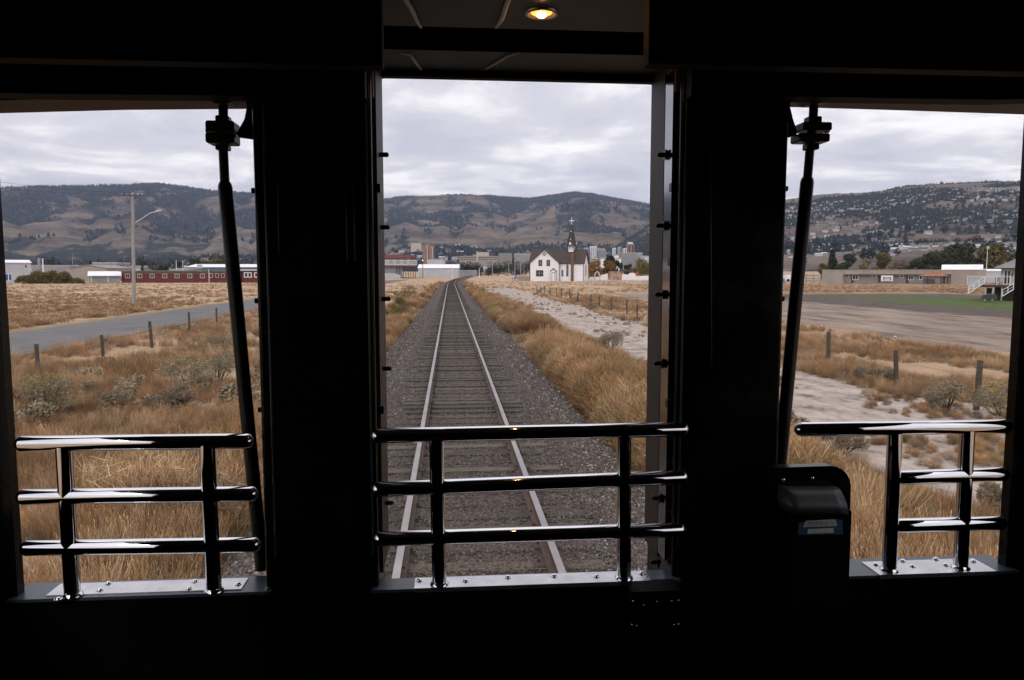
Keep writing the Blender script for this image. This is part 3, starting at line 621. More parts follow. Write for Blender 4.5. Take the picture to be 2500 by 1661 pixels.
def tree(name, label, cat, loc, h, wd, m, seed=1, kind='broad', trunk=.18, nleaf=900, group=None):
    r = random.Random(seed); e0 = empty(name, loc); tag(e0, label, cat, group); mb = MB(); tr = max(.12, h*.022)
    mb.tube([(0, 0, -.5), (r.uniform(-.1, .1), 0, h*.3), (r.uniform(-.2, .2), r.uniform(-.2, .2), h*.8)], [tr, tr*.75, tr*.2], 7)
    cs = []; rs = []
    nb = 12 if kind != 'mass' else 46
    for i in range(nb):
        a = r.uniform(0, 6.28)
        if kind == 'broad': t_ = r.uniform(trunk, 1); rr_ = wd/2*math.sqrt(max(.05, 1-((t_-.55)/.5)**2))*r.uniform(.3, .8); cs.append((rr_*math.cos(a), rr_*math.sin(a), h*(t_*.82+.04))); rs.append(wd*r.uniform(.18, .30))
        elif kind == 'cone': t_ = i/nb; rr_ = wd/2*(1-t_)*r.uniform(.2, .6); cs.append((rr_*math.cos(a), rr_*math.sin(a), h*(trunk*.4+t_*.85))); rs.append(max(.3, wd*.34*(1-t_*.85)))
        else:
            q = (i+.5)/nb-.5; env = (.35+.65*math.sin(math.pi*min(1, max(0, (q+.5)*1.02)))**.6)*(1 if q < .25 else .75); cs.append((q*wd*.92, r.uniform(-.1, .1)*wd*.4, h*r.uniform(.1, .62)*env)); rs.append(h*r.uniform(.26, .38)*min(1, env+.15))
        if kind == 'broad' and i < 7: mb.tube([(0, 0, h*.25), (cs[-1][0]*.5, cs[-1][1]*.5, cs[-1][2]*.75), cs[-1]], [tr*.45, tr*.25, tr*.08], 5)
    mb.build('trunk', M['bark'], e0)
    q, f = leafcloud(cs, rs, nleaf, h*.045 if kind != 'mass' else h*.05, seed); npmesh('crown', q, f, m, False, e0); return e0
def bush(label, loc, wd, h, m, seed, fl=False, cat='bush', name='sagebrush', group='sagebrush and rabbitbrush in the dry grass'):
    r = random.Random(seed); e0 = tag(empty(name, loc), label, cat, group); cs = []; rs = []
    mb = MB()
    for i in range(11):
        a = r.uniform(0, 6.28); d = wd*.36*math.sqrt(r.random()); c = (d*math.cos(a), d*math.sin(a), h*r.uniform(.45, .95)*(1-.5*d/wd)); cs.append(c); rs.append(h*r.uniform(.22, .36))
        mb.tube([(0, 0, -.05), (c[0]*.6, c[1]*.6, c[2]*.5), c], [.02, .012, .006], 5)
    mb.build('stem', M['bark'], e0); q, f = leafcloud(cs, rs, 4600, .05, seed, .8, .13); npmesh('foliage', q, f, m, False, e0)
    if fl:
        top = [(c[0], c[1], c[2]+rr*.62) for c, rr in zip(cs, rs)]; q, f = leafcloud(top, [rr*.55 for rr in rs], 420, .028, seed+1, .35); npmesh('flower_heads', q, f, M['flower'], False, e0)
    return e0
def gp(px, py): p_ = G(px, py); p_.z = gz1(p_.x, p_.y); return p_
bush('grey green bush with orange yellow flower heads at the far left of the meadow', gp(112, 1022), 1.35, 1.05, M['sage'], 1, True)
bush('dark grey sagebrush with yellowish tops in the middle of the left meadow', gp(466, 962), 1.9, 1.1, M['sage'], 2, True)
bush('low dark sagebrush just below the flowering one in the left meadow', gp(440, 1005), 1.2, .65, M['sagedark'], 3)
bush('pale grey sagebrush beside the left slanting strut', gp(530, 945), 1.7, 1.0, M['sage'], 4)
bush('smaller grey sagebrush higher up the left meadow near the strut', gp(540, 868), 1.8, 1.0, M['sage'], 5)
bush('thin grey sagebrush in the tan grass in the middle of the left meadow', gp(290, 1000), .9, .5, M['sagedark'], 6)
bush('bright yellow green bush at the right edge of the ballast', gp(1214, 778), 1.9, 1.15, M['sageyellow'], 7, True)
bush('olive bush beside the yellow green one at the right ballast edge', gp(1250, 788), 1.9, 1.0, M['leafolive'], 8)
bush('grey round sagebrush at the foot of the nearest right fence post', gp(2310, 1008), 1.3, .8, M['sagedark'], 9)
bush('pale sagebrush with yellowish top at the right window edge', gp(2450, 1028), 1.7, .95, M['sage'], 10, True)
bush('small brown sagebrush between the middle and left posts of the right fence', gp(2130, 940), 1.3, .6, M['sagedark'], 11)
bush('spiky grey dead bush on the bank above the black instrument box', gp(2050, 1115), 1.2, .6, M['sagedark'], 12)
bush('small leafy weed on the sand near the right guard rail end', gp(2440, 1255), .7, .45, M['sagedark'], 13)
bush('round dark bush in the dry grass right of the ballast', gp(1490, 862), 1.6, .9, M['sagedark'], 14)
bush('grey weed clump on the sandy track below the middle of the fence', gp(1440, 757), 1.8, .7, M['sagedark'], 15)
for i, (px, py, s_) in enumerate([(985, 745, 1.1), (975, 775, 1.0), (1000, 725, 1.2), (960, 795, .9)]):
    bush(['olive brown brush at the left ballast edge, second nearest of four', 'olive brown brush at the left ballast edge, third nearest of four'][0] if i == 1 else ['olive brown brush at the left ballast edge, third nearest of four', '', 'olive brown brush at the left ballast edge, farthest of four', 'olive brown brush at the left ballast edge, nearest of four'][i], gp(px, py), 2.4*s_, 1.2*s_, M['leafolive'], 20+i, group='brush clumps at the left ballast edge')

# ================================================================ BUILDINGS
class Bld:
    """front face square to the view at distance D; local x to the right, y away, z up"""
    def __init__(s, name, label, cat, px0, px1, D, ybase, depth, group=None, face=False):
        s.D = D; pc = (px0+px1)/2; s.pc = pc; b = V(pc, ybase, D); s.z0 = b.z; s.o = b
        hd = Vector((b.x-CAM.x, b.y-CAM.y, 0)).normalized() if face else HD   # face: wall turned towards the viewpoint
        s.hd = hd; s.rt = Vector((hd.y, -hd.x, 0)); s.e = tag(empty(name, (b.x, b.y, s.z0), -math.atan2(hd.x, hd.y)), label, cat, group)
        s.w = s.x(px1)-s.x(px0); s.d = depth
    def x(s, px):
        d = ray(px, 664); o = Vector((s.o.x-CAM.x, s.o.y-CAM.y, 0)); t = o.dot(s.hd)/d.dot(s.hd); return (Vector((d.x, d.y, 0))*t-o).dot(s.rt)
    def z(s, py): return V(s.pc, py, s.D).z-s.z0
    def part(s, name, m, fn, parent=None):
        mb = MB(); fn(mb); return mb.build(name, m, parent or s.e)
    def window(s, a, b, t, u, frame='white', pane='glassdark', fr=.12, mull=True, name='window'):
        x0, x1, z1, z0 = s.x(a), s.x(b), s.z(t), s.z(u)
        def f(mb):
            mb.box(x0-fr, x1+fr, -.07, -.003, z1, z1+fr); mb.box(x0-fr, x1+fr, -.07, -.003, z0-fr, z0)
            mb.box(x0-fr, x0, -.07, -.003, z0, z1); mb.box(x1, x1+fr, -.07, -.003, z0, z1)
            if mull: mb.box((x0+x1)/2-.04, (x0+x1)/2+.04, -.06, -.035, z0, z1)
        wf = s.part(name, M[frame], f); s.part('pane', M[pane], lambda mb: mb.box(x0, x1, -.03, -.003, z0, z1), wf)
    def simple(s, ytop, wall, roof, kind='flat', over=.3, rh=1.5, base=-3.0):
        h = s.z(ytop); x0, x1 = -s.w/2, s.w/2; d = s.d
        if kind == 'flat':
            s.part('wall', M[wall], lambda m: m.box(x0, x1, 0, d, base, h-.3)); s.part('roof', M[roof], lambda m: m.box(x0-over, x1+over, -over, d+over, h-.3, h))
        elif kind == 'gable_side':      # ridge runs left-right
            hw = h-rh
            s.part('wall', M[wall], lambda m: (m.add([(x0,0,base),(x1,0,base),(x1,d,base),(x0,d,base),(x0,0,hw),(x1,0,hw),(x1,d,hw),(x0,d,hw),(x0,d/2,h-.05),(x1,d/2,h-.05)], [(0,1,5,4),(2,3,7,6),(1,2,6,9,5),(3,0,4,8,7),(4,5,9,8),(6,7,8,9)])))
            def rf(m):
                o_ = over; t = .14
                for sg in (0, 1):
                    yb = -o_ if sg == 0 else d+o_; zb = hw-o_*rh/(d/2)
                    m.add([(x0-o_, yb, zb), (x1+o_, yb, zb), (x1+o_, d/2, h), (x0-o_, d/2, h), (x0-o_, yb, zb+t), (x1+o_, yb, zb+t), (x1+o_, d/2, h+t), (x0-o_, d/2, h+t)], [(0,3,2,1),(4,5,6,7),(0,1,5,4),(1,2,6,5),(2,3,7,6),(3,0,4,7)])
            s.part('roof', M[roof], rf)
        elif kind == 'gable_front':
            hw = h-rh
            s.part('wall', M[wall], lambda m: m.prism([(x0, base), (x1, base), (x1, hw), (0, h-.05), (x0, hw)], 0, d))
            def rf(m):
                for sg in (-1, 1):
                    xe = sg*(s.w/2+over); ze = hw-over*rh/(s.w/2); m.prism([(0, h), (xe, ze), (xe, ze+.18), (0, h+.18)], -over, d+over)
            s.part('roof', M[roof], rf)
        elif kind == 'shed':
            s.part('wall', M[wall], lambda m: m.add([(x0,0,base),(x1,0,base),(x1,d,base),(x0,d,base),(x0,0,h-rh),(x1,0,h-rh),(x1,d,h),(x0,d,h)], [(0,3,2,1),(4,5,6,7),(0,1,5,4),(1,2,6,5),(2,3,7,6),(3,0,4,7)]))
            s.part('roof', M[roof], lambda m: m.add([(x0-over,-over,h-rh+.02),(x1+over,-over,h-rh+.02),(x1+over,d+over,h+.02),(x0-over,d+over,h+.02),(x0-over,-over,h-rh+.2),(x1+over,-over,h-rh+.2),(x1+over,d+over,h+.2),(x0-over,d+over,h+.2)], [(0,3,2,1),(4,5,6,7),(0,1,5,4),(1,2,6,5),(2,3,7,6),(3,0,4,7)]))
        elif kind == 'hip':
            hw = h-rh; o_ = over; k = min(s.w, d)/2
            s.part('wall', M[wall], lambda m: m.box(x0, x1, 0, d, base, hw))
            s.part('roof', M[roof], lambda m: m.add([(x0-o_,-o_,hw),(x1+o_,-o_,hw),(x1+o_,d+o_,hw),(x0-o_,d+o_,hw),(x0+k,d/2,h),(x1-k,d/2,h)], [(0,3,2,1),(0,1,5,4),(1,2,5),(2,3,4,5),(3,0,4)]))
        return s
# --- left side
b = Bld('warehouse', 'big pale industrial shed with two blue doors at the far left', 'warehouse', -120, 80, 250, 692, 18, face=True); b.simple(634, 'palewall', 'whiteroof', 'shed', .3, 1.1)
b.window(62, 66, 647, 653.5, 'palewall', mull=False, fr=.03)
for a_, c_ in ((13, 19), (21, 27)): b.window(a_, c_, 670, 685, 'white', 'bluedoor', fr=.12, mull=False, name='door')
b = Bld('shed', 'small grey shed with a shining white roof left of the red building', 'shed', 219, 294, 247, 691, 9, face=True); b.simple(664, 'greywall', 'whiteroof', 'shed', .5, 1.4)
b.part('corner_post', M['white'], lambda m: [m.box(b.x(p)-.1, b.x(p)+.1, -.08, 0, 0, b.z(674)) for p in (222, 263)])
b = Bld('long_building', 'long low dark red building with a row of white framed windows', 'building', 297, 588, 250, 691, 10); b.simple(661, 'redwall', 'greyroof', 'flat', .6)
for px in (311, 341, 371, 402, 432, 463, 494): b.window(px-4.6, px+4.6, 670, 678, 'cream', fr=.17)
for px in (515, 530, 544, 566): b.window(px-3, px+3, 669, 677, 'cream', fr=.15, mull=False)
b.part('drip_edge', M['tanwall'], lambda m: m.box(b.x(297), b.x(588), -.12, -.003, b.z(667.5), b.z(666.2)))
b = Bld('red_house', 'red building with a white roof edge right of the left strut', 'building', 592, 720, 246, 690, 10); b.simple(658.5, 'redwall', 'whiteroof', 'flat', .6)
for px in (601, 609, 626, 650, 670): b.window(px-3.5, px+3.5, 667, 676, 'white', fr=.25, mull=False)
b = Bld('blue_warehouse', 'slate blue metal warehouse with a white roof behind the red building', 'warehouse', 454, 690, 335, 676, 22); b.simple(645.5, 'bluewall', 'whiteroof', 'gable_side', .2, 1.3)
b.part('sign', M['palewall'], lambda m: m.box(b.x(482), b.x(495), -.15, -.003, b.z(656), b.z(646.5)))
b = Bld('gabled_hall', 'tan low gabled hall behind the olive thicket', 'building', 172, 262, 300, 688, 20); b.simple(647.5, 'tanwall', 'tanlow', 'gable_front', .3, 1.3)
b = Bld('flat_depot', 'long grey flat roofed depot behind the olive thicket', 'building', 78, 172, 340, 684, 15); b.simple(648.5, 'greywall', 'palewall', 'flat', .1)
b = Bld('flat_depot', 'flat white roofed depot left of the grey street lamp pole', 'building', 227, 286, 430, 672, 15); b.simple(641.5, 'tanlow', 'whiteroof', 'flat', .1)
b = Bld('flat_depot', 'pale low roofed depot behind the left half of the red building', 'building', 400, 456, 300, 680, 14); b.simple(655.5, 'greywall', 'greyroof', 'shed', .2, 1)
def pole(name, label, cat, px, ytop, D, ybase, r, m, group=None, arms=()):
    t = V(px, ytop, D); bz = V(px, ybase, D).z; e0 = tag(empty(name, (t.x, t.y, bz), -R(YAW)), label, cat, group); h = t.z-bz
    mb = MB(); mb.tube([(0, 0, -.6), (0, 0, h)], [r, r*.72], 10); mb.build('pole', m, e0)
    for zz, hw in arms: q = MB(); q.box(-hw, hw, -r-.12, -r*.7, h-zz-.06, h-zz+.06); q.build('crossarm', M['poledark'], e0)
    return e0, h
for k, (px, m_) in enumerate(((95, 'greywall'), (104, 'white'))):
    e0, h = pole('stack', ['grey silo stack beside the white industrial shed', 'thin white mast beside the grey silo stack'][k], 'stack', px, 631, 320, 684, (.75, .3)[k], M[m_])
for k, (px, yt, D, rr) in enumerate([(382, 612, 420, .2), (203, 616, 400, .18), (176, 618, 320, .14), (268, 620, 430, .2), (299, 626, 420, .2), (594, 616, 420, .2)]):
    pole('utility_pole', ['dark utility pole behind the red building, tallest one', 'utility pole behind the tan gabled hall', 'pale utility pole by the left end of the gabled hall', 'utility pole above the small grey shed', 'dark utility pole just left of the street lamp pole', 'utility pole seen right of the left strut'][k], 'utility pole', px, yt, D, 682, rr, M['poledark'] if k != 2 else M['pole'], 'utility poles in the left town', ((.8, 1.1),))
for k, px in enumerate((430, 446)): pole('white_mast', ['left of two thin white masts above the red building', 'right of two thin white masts above the red building'][k], 'mast', px, 636, 300, 684, .12, M['white'], 'thin white masts')
pole('white_mast', 'thin white mast in front of the red building right half', 'mast', 509.5, 658, 240, 692, .1, M['white'], 'thin white masts')
# street lamp pole
P0 = G(327, 745); D0 = (P0-CAM).dot(HD); tp_ = V(324, 470, D0); e0 = tag(empty('street_lamp_pole', P0, -R(YAW)), 'tall grey wooden utility pole with a street lamp arm beside the road', 'street lamp pole')
lx = (tp_-P0).dot(RT); H = tp_.z-P0.z
def lp_(px, py): q = V(px, py, D0); return ((q-P0).dot(RT), 0, q.z-P0.z)
mb = MB(); mb.tube([(0, 0, -.5), (lx*.5, 0, H*.5), (lx, 0, H)], [.20, .17, .135], 12); mb.build('pole', M['pole'], e0)
mb = MB(); mb.tube([lp_(330, 544), lp_(345, 535), lp_(366, 520.5), lp_(378, 518)], .045, 8); mb.build('lamp_arm', M['trim'], e0)
a_ = lp_(377, 518); c_ = lp_(394, 514); mb = MB(); mb.tube([a_, ((a_[0]+c_[0])/2, 0, (a_[2]+c_[2])/2), c_], [.07, .13, .09], 8); mb.dome(((a_[0]*.35+c_[0]*.65), 0, a_[2]*.35+c_[2]*.65-.05), .11, .12, (0, 0, -1)); mb.build('lamp_head', M['palewall'], e0)
mb = MB(); z_ = lp_(324, 478)[2]; mb.box(lx-1.1, lx+1.1, -.22, -.15, z_-.045, z_+.045); mb.build('crossarm', M['poledark'], e0)
mb = MB(); z2 = lp_(324, 484)[2]; mb.tube([(lx-.45, 0, z2+.35), (lx, 0, z2-.35)], .03, 6); mb.tube([(lx+.45, 0, z2+.35), (lx, 0, z2-.35)], .03, 6); mb.build('brace', M['poledark'], e0)
for q_ in (-1.05, -.55, 0, .6, 1.05): mb = MB(); mb.tube([(lx+q_, -.19, z_+.06), (lx+q_, -.19, z_+.2)], [.04, .055], 8, round_end=False); mb.build('insulator', M['trim'], e0)
# wires passing overhead at upper left
for k, (pa, pb) in enumerate((((-200, 415), (324, 472)), ((-200, 436), (324, 476)))):
    A = V(pa[0], pa[1], 60); B = V(pb[0], pb[1], D0); mid = (A+B)/2-Vector((0, 0, .35)); mb = MB(); mb.tube([A, (A*.75+B*.25)-Vector((0, 0, .26)), mid, (A*.25+B*.75)-Vector((0, 0, .26)), B], .012, 4)
    tag(mb.build('overhead_wire', M['dark']), ['upper overhead wire running from the lamp pole to the left', 'lower overhead wire running from the lamp pole to the left'][k], 'wire', 'overhead wires')
# hydrant
hp = G(471, 738); hp.z = gz1(hp.x, hp.y); e0 = tag(empty('fire_hydrant', hp), 'small hydrant with pale yellow cap in the grass beyond the road', 'hydrant')
mb = MB(); mb.tube([(0, 0, -.1), (0, 0, .05), (0, 0, .06), (0, 0, .55)], [.2, .2, .13, .13], 10); mb.tube([(-.22, 0, .4), (.22, 0, .4)], .07, 8); mb.build('body', M['rustp'], e0)
mb = MB(); mb.tube([(0, 0, .55), (0, 0, .6)], .17, 10); mb.dome((0, 0, .6), .16, .2); mb.build('cap', M['yellow'], e0)
# thicket
p_ = V(125, 694, 232); tree('thicket', 'wide olive green shrub thicket in front of the left buildings', 'shrub thicket', (p_.x, p_.y, -.8), 4.6, 21, M['leafolive'], 77, 'mass', nleaf=15000)
p_ = V(9, 690, 240); tree('small_tree', 'spiky small shrub beside the blue doors', 'shrub', (p_.x, p_.y, -.8), 2.4, 1.6, M['leafgreen'], 78, 'cone', nleaf=300)
def ftree(label, px, ytop, ybase, wpx, D, m, seed, kind='broad', group='trees behind the low buildings', name='tree', nleaf=800):
    a = V(px, ybase, D); h = V(px, ytop, D).z-a.z; return tree(name, label, 'tree', (a.x, a.y, a.z), h, wpx*D/F, M[m], seed, kind, .05, int(nleaf*1.8), group)
ftree('round dark green tree behind the red building, left one', 397, 640, 690, 34, 300, 'leafdark', 81)
ftree('dark green tree behind the two white masts', 434, 633, 690, 38, 330, 'leafdark', 82)
ftree('olive tree left above the blue warehouse', 478, 627, 684, 44, 400, 'leafgreen', 83)
ftree('olive green tree above the blue warehouse, middle one', 515, 624, 684, 50, 410, 'leafolive', 84)
ftree('dark tree above the blue warehouse beside the strut', 548, 630, 684, 36, 400, 'leafdark', 85)
ftree('narrow dark tree between the depot roofs', 222, 629, 680, 14, 380, 'leafdark', 86, 'cone')
ftree('dark narrow tree right of the street lamp pole', 348, 636, 680, 16, 380, 'leafdark', 87, 'cone')
ftree('dark conifer behind the shed roof', 296, 642, 684, 16, 330, 'leafdark', 88, 'cone')
# --- centre
b = Bld('stilt_house', 'raised building on dark stilts with a white railing and rusty roof left of the track', 'building', 860, 1019, 385, 681, 22, face=True)
fl = b.z(648); b.part('deck', M['redroof'], lambda m: m.box(b.x(860), b.x(1019), 0, b.d, fl-.5, fl)); b.part('lower_wall', M['greywall'], lambda m: m.box(b.x(860), b.x(983), 1.5, b.d-1, -3, fl-.5))
b.part('ramp_wall', M['palewall'], lambda m: m.prism([(b.x(860), -2), (b.x(978), -2), (b.x(978), b.z(672)), (b.x(960), b.z(667)), (b.x(860), b.z(668))], .2, 1.2))
for px in (985, 991, 997, 1003, 1009, 1014): b.part('stilt', M['trimdark'], lambda m, px=px: m.box(b.x(px)-.16, b.x(px)+.16, .3, .62, -3, fl-.5))
for px in (968, 976): b.part('stilt', M['trimdark'], lambda m, px=px: m.box(b.x(px)-.16, b.x(px)+.16, .3, .62, -3, fl-.5))
def rl(m):
    m.box(b.x(860), b.x(1018), -.1, 0, b.z(636), b.z(635)); m.box(b.x(860), b.x(1018), -.1, 0, b.z(646), b.z(645.4))
    for px in np.arange(862, 1019, 2.4): m.box(b.x(px)-.09, b.x(px)+.09, -.1, 0, fl, b.z(636))
b.part('railing', M['white'], rl); b.part('upper_wall', M['palewall'], lambda m: m.box(b.x(860), b.x(1000), 4, b.d-2, fl, b.z(628.5)))
for px in (955, 972, 990): b.part('window', M['glassdark'], lambda m, px=px: m.box(b.x(px)-.9, b.x(px)+.9, 3.94, 3.997, fl+.8, b.z(633)))
b.part('roof', M['redroof'], lambda m: m.prism([(b.x(855), b.z(629)), (b.x(1017), b.z(629)), (b.x(1019), b.z(626.5)), (b.x(1000), b.z(622.5)), (b.x(855), b.z(624))], 1, b.d))
b = Bld('long_shed', 'long grey shed with a bright white roof beyond the end of the track', 'shed', 1021, 1119, 440, 668, 14); b.simple(646, 'palewall', 'whiteroof', 'gable_side', .4, 2.1)
b = Bld('low_shed', 'low pale roof right of the long white roofed shed', 'shed', 1122, 1163, 470, 668, 8); b.simple(660, 'greywall', 'palewall', 'flat', .1)
e0, h = pole('signal_post', 'dark railway signal post with a small lit yellow lamp', 'signal', 1032, 634, 260, 675, .12, M['postdark'])
mb = MB(); mb.box(-.22, .22, -.42, -.1, h-.75, h+.05); mb.build('signal_head', M['dark'], e0); mb = MB(); mb.tube([(0, -.42, h-.3), (0, -.47, h-.3)], .15, 12); mb.build('lens', M['lit'], e0)
for k, (px, a_, c_, D) in enumerate(((1104, 651, 676, 300), (1170, 655, 676, 300))): pole('marker_post', ['white marker post left of the track end', 'white marker post right of the track end'][k], 'post', px, a_, D, c_, .14, M['white'], 'white marker posts')
for k, (px, yt) in enumerate(((1202, 622), (1242, 640), (1257, 628), (1271, 634))): pole('utility_pole', ['utility pole standing before the dark tree line right of the track', 'short pale pole left of the blue barrel', 'utility pole above the blue barrel', 'thin pole close to the left corner of the church'][k], 'utility pole', px, yt, 400, 672, .22, M['pole'], 'utility poles near the church', ((.6, 1.2),) if k != 1 else ())
for k, (px, wpx, yt) in enumerate([(1128, 40, 641), (1150, 44, 637), (1172, 40, 640), (1194, 46, 641), (1216, 42, 643), (1238, 46, 640), (1260, 44, 639), (1285, 46, 640), (1310, 50, 642), (1350, 60, 642), (1395, 60, 642)]):
    ftree('dark green tree in the dense row behind the church and track end', px, yt, 672, wpx, 520, 'leafdark', 100+k, 'broad', 'dense row of dark trees', nleaf=700)
b = Bld('office_block', 'long pale multi storey building with ribbon windows above the track end', 'building', 1121, 1216, 1000, 660, 25); b.simple(625.5, 'tanwall', 'palewall', 'flat', .1)
for yy_ in (628, 632.5): b.part('window', M['glassdark'], lambda m, yy_=yy_: m.box(b.x(1122), b.x(1215), -.06, -.003, b.z(yy_+1.3), b.z(yy_)))
b.part('tower', M['cream'], lambda m: m.box(b.x(1163.5), b.x(1167.5), -1, 3, b.z(640), b.z(614)))
b = Bld('upper_block', 'stepped pale building behind the long ribbon windowed one', 'building', 1168, 1193, 1040, 660, 20); b.simple(616, 'cream', 'palewall', 'flat', .1)
b = Bld('grey_block', 'grey blocky building right of the long ribbon windowed one', 'building', 1217, 1250, 1000, 660, 25); b.simple(618, 'tanlow', 'greyroof', 'flat', .1)
b = Bld('white_roof_hall', 'flat hall with white parapet left of the church roof', 'building', 1256, 1296, 700, 660, 18); b.simple(620.5, 'greywall', 'whiteroof', 'flat', .2)
for k, (a_, c_, yt) in enumerate(((1032, 1046, 598), (1047, 1058, 601))):
    b = Bld('brick_tower', ['brown brick apartment tower, left of the pair beyond the stilt building', 'brown brick apartment tower with pale edge, right of the pair beyond the stilt building'][k], 'tower', a_, c_, 950, 660, 14, 'brown brick towers'); b.simple(yt, 'brick', 'palewall', 'flat', .2)
    b.part('pilaster', M['cream'], lambda m: m.box(b.x(c_-3), b.x(c_-1), -.3, -.003, 0, b.z(yt+2)))
b = Bld('hill_house', 'large pale house up the slope above the stilt building', 'house', 1003, 1028, 1700, 612, 20); b.simple(593, 'cream', 'palewall', 'flat', .3)
b = Bld('low_factory', 'low pale flat building right of the stilt building', 'building', 1045, 1084, 600, 668, 14); b.simple(633.5, 'palewall', 'palewall', 'flat', .1)
def tower(label, a_, c_, yt, wall, D=1250, seg=3, cat='tower'):
    b = Bld('apartment_tower', label, cat, a_, c_, D, 650, 20, 'apartment towers beyond the church'); b.simple(yt, wall, 'palewall', 'flat', .1)
    wd = c_-a_
    for i in range(seg):
        xx = a_+wd*(i+.5)/seg; b.part('window', M['glassdark'], lambda m, xx=xx: m.box(b.x(xx-wd/seg*.18), b.x(xx+wd/seg*.18), -.08, -.003, b.z(640), b.z(yt+3)))
tower('white apartment tower with grey stripes just right of the church', 1442, 1457, 601, 'white'); tower('pale grey tower partly behind the church roof end', 1427, 1436, 605, 'palewall')
b = Bld('tower_annex', 'grey sloping annex right of the white striped tower', 'building', 1458, 1479, 1260, 650, 20); b.simple(606, 'greywall', 'greyroof', 'shed', .1, 4)
tower('narrow white balcony tower left in the far right cluster', 1498, 1503, 605, 'white', seg=1); tower('slim grey tower behind the cluster', 1511, 1516, 603, 'palewall', seg=1)
tower('short white balcony tower in the far right cluster', 1523, 1530, 606, 'white', seg=1); tower('tallest brown apartment tower with a white penthouse', 1532, 1548, 596, 'brick', seg=2)
b = Bld('penthouse', 'white penthouse block on the tallest brown tower', 'building', 1534, 1545, 1251, 596, 8); b.simple(591.5, 'white', 'white', 'flat', .1, base=.1)
b = Bld('mall', 'long grey flat building with white roof edge right of the church', 'building', 1519, 1568, 800, 660, 25); b.simple(617.5, 'greywall', 'whiteroof', 'flat', .2)
b = Bld('mall', 'white banded building at the right edge of the centre window', 'building', 1568, 1592, 780, 660, 20); b.simple(625, 'palewall', 'whiteroof', 'flat', .2); b.part('sill_band', M['white'], lambda m: m.box(b.x(1568), b.x(1592), -.2, -.003, b.z(633), b.z(631)))
for k, (a_, c_, yt) in enumerate(((1451, 1459, 628), (1467, 1476, 629), (1501, 1510, 621), (1501, 1516, 629))):
    b = Bld('small_house', ['little white house left above the golden tree', 'little white house right above the golden tree', 'upper little white house between the golden and dark trees', 'lower little white house between the golden and dark trees'][k], 'house', a_, c_, 640, 664, 8, 'little white houses beyond the church'); b.simple(yt, 'white', 'greyroof', 'gable_side', .3, .8)
ftree('golden brown tree just right of the church', 1455, 634, 684, 52, 325, 'leafgold', 120, nleaf=1500, group='trees right of the church')
ftree('orange golden tree second right of the church', 1484, 632, 684, 36, 330, 'leafgold', 121, nleaf=1200, group='trees right of the church')
ftree('dark green tree between the golden and yellow trees', 1508, 634, 684, 36, 335, 'leafdark', 122, nleaf=1100, group='trees right of the church')
ftree('tall dark green tree behind the golden tree', 1489, 617, 676, 30, 450, 'leafdark', 123, nleaf=900, group='trees right of the church')
ftree('yellow green tree at the right edge of the centre window', 1560, 633, 684, 62, 330, 'leafyellow', 124, nleaf=1600, group='trees right of the church')
ftree('dark tree left of the yellow green tree', 1536, 640, 684, 22, 345, 'leafdark', 125, nleaf=700, group='trees right of the church')
pole('utility_pole', 'pale pole with small crossarm before the dark tree right of the church', 'utility pole', 1522, 628, 320, 684, .18, M['pole'], 'utility poles near the church', ((.5, .9),))
# mission wall with murals
b = Bld('mural_wall', 'cream garden wall with a faded mural and rounded gate piers right of the church', 'wall', 1438, 1620, 300, 685.5, .5)
def mw(m):
    m.prism([(b.x(1438), -1), (b.x(1484), -1), (b.x(1484), b.z(668)), (b.x(1468), b.z(672)), (b.x(1466), b.z(676)), (b.x(1438), b.z(677))], 0, .4)
    m.prism([(b.x(1519), -1), (b.x(1620), -1), (b.x(1620), b.z(674)), (b.x(1560), b.z(674)), (b.x(1551), b.z(668)), (b.x(1545), b.z(666)), (b.x(1538), b.z(667)), (b.x(1534), b.z(672)), (b.x(1519), b.z(668))], 0, .4)
b.part('wall', M['whitewall'], mw); b.part('mural_panel', M['mural'], lambda m: m.box(b.x(1486), b.x(1517.5), .1, .45, -1, b.z(663)))
b.part('gable_cap', M['brownroof'], lambda m: m.prism([(b.x(1521), b.z(665)), (b.x(1547), b.z(665)), (b.x(1540), b.z(657)), (b.x(1528), b.z(657))], .5, 6))
b.part('arch', M['cream'], lambda m: m.tube([(b.x(1452), .2, -1), (b.x(1453), .2, b.z(668)), (b.x(1458), .2, b.z(663.5)), (b.x(1463), .2, b.z(668)), (b.x(1465), .2, -1)], .28, 8))
b.part('niche', M['rustp'], lambda m: m.prism([(b.x(1552), b.z(673)), (b.x(1561), b.z(673)), (b.x(1560), b.z(666)), (b.x(1556.5), b.z(661)), (b.x(1553), b.z(666))], -.3, .1))
b = Bld('road_barrier', 'long low grey guard rail in front of the garden wall', 'barrier', 1440, 1640, 285, 687, .3)
b.part('beam', M['palewall'], lambda m: m.box(b.x(1440), b.x(1640), 0, .1, b.z(685.5), b.z(683.5)))
for px in range(1445, 1640, 16): b.part('post', M['greywall'], lambda m, px=px: m.box(b.x(px)-.1, b.x(px)+.1, .1, .3, -.5, b.z(684)))
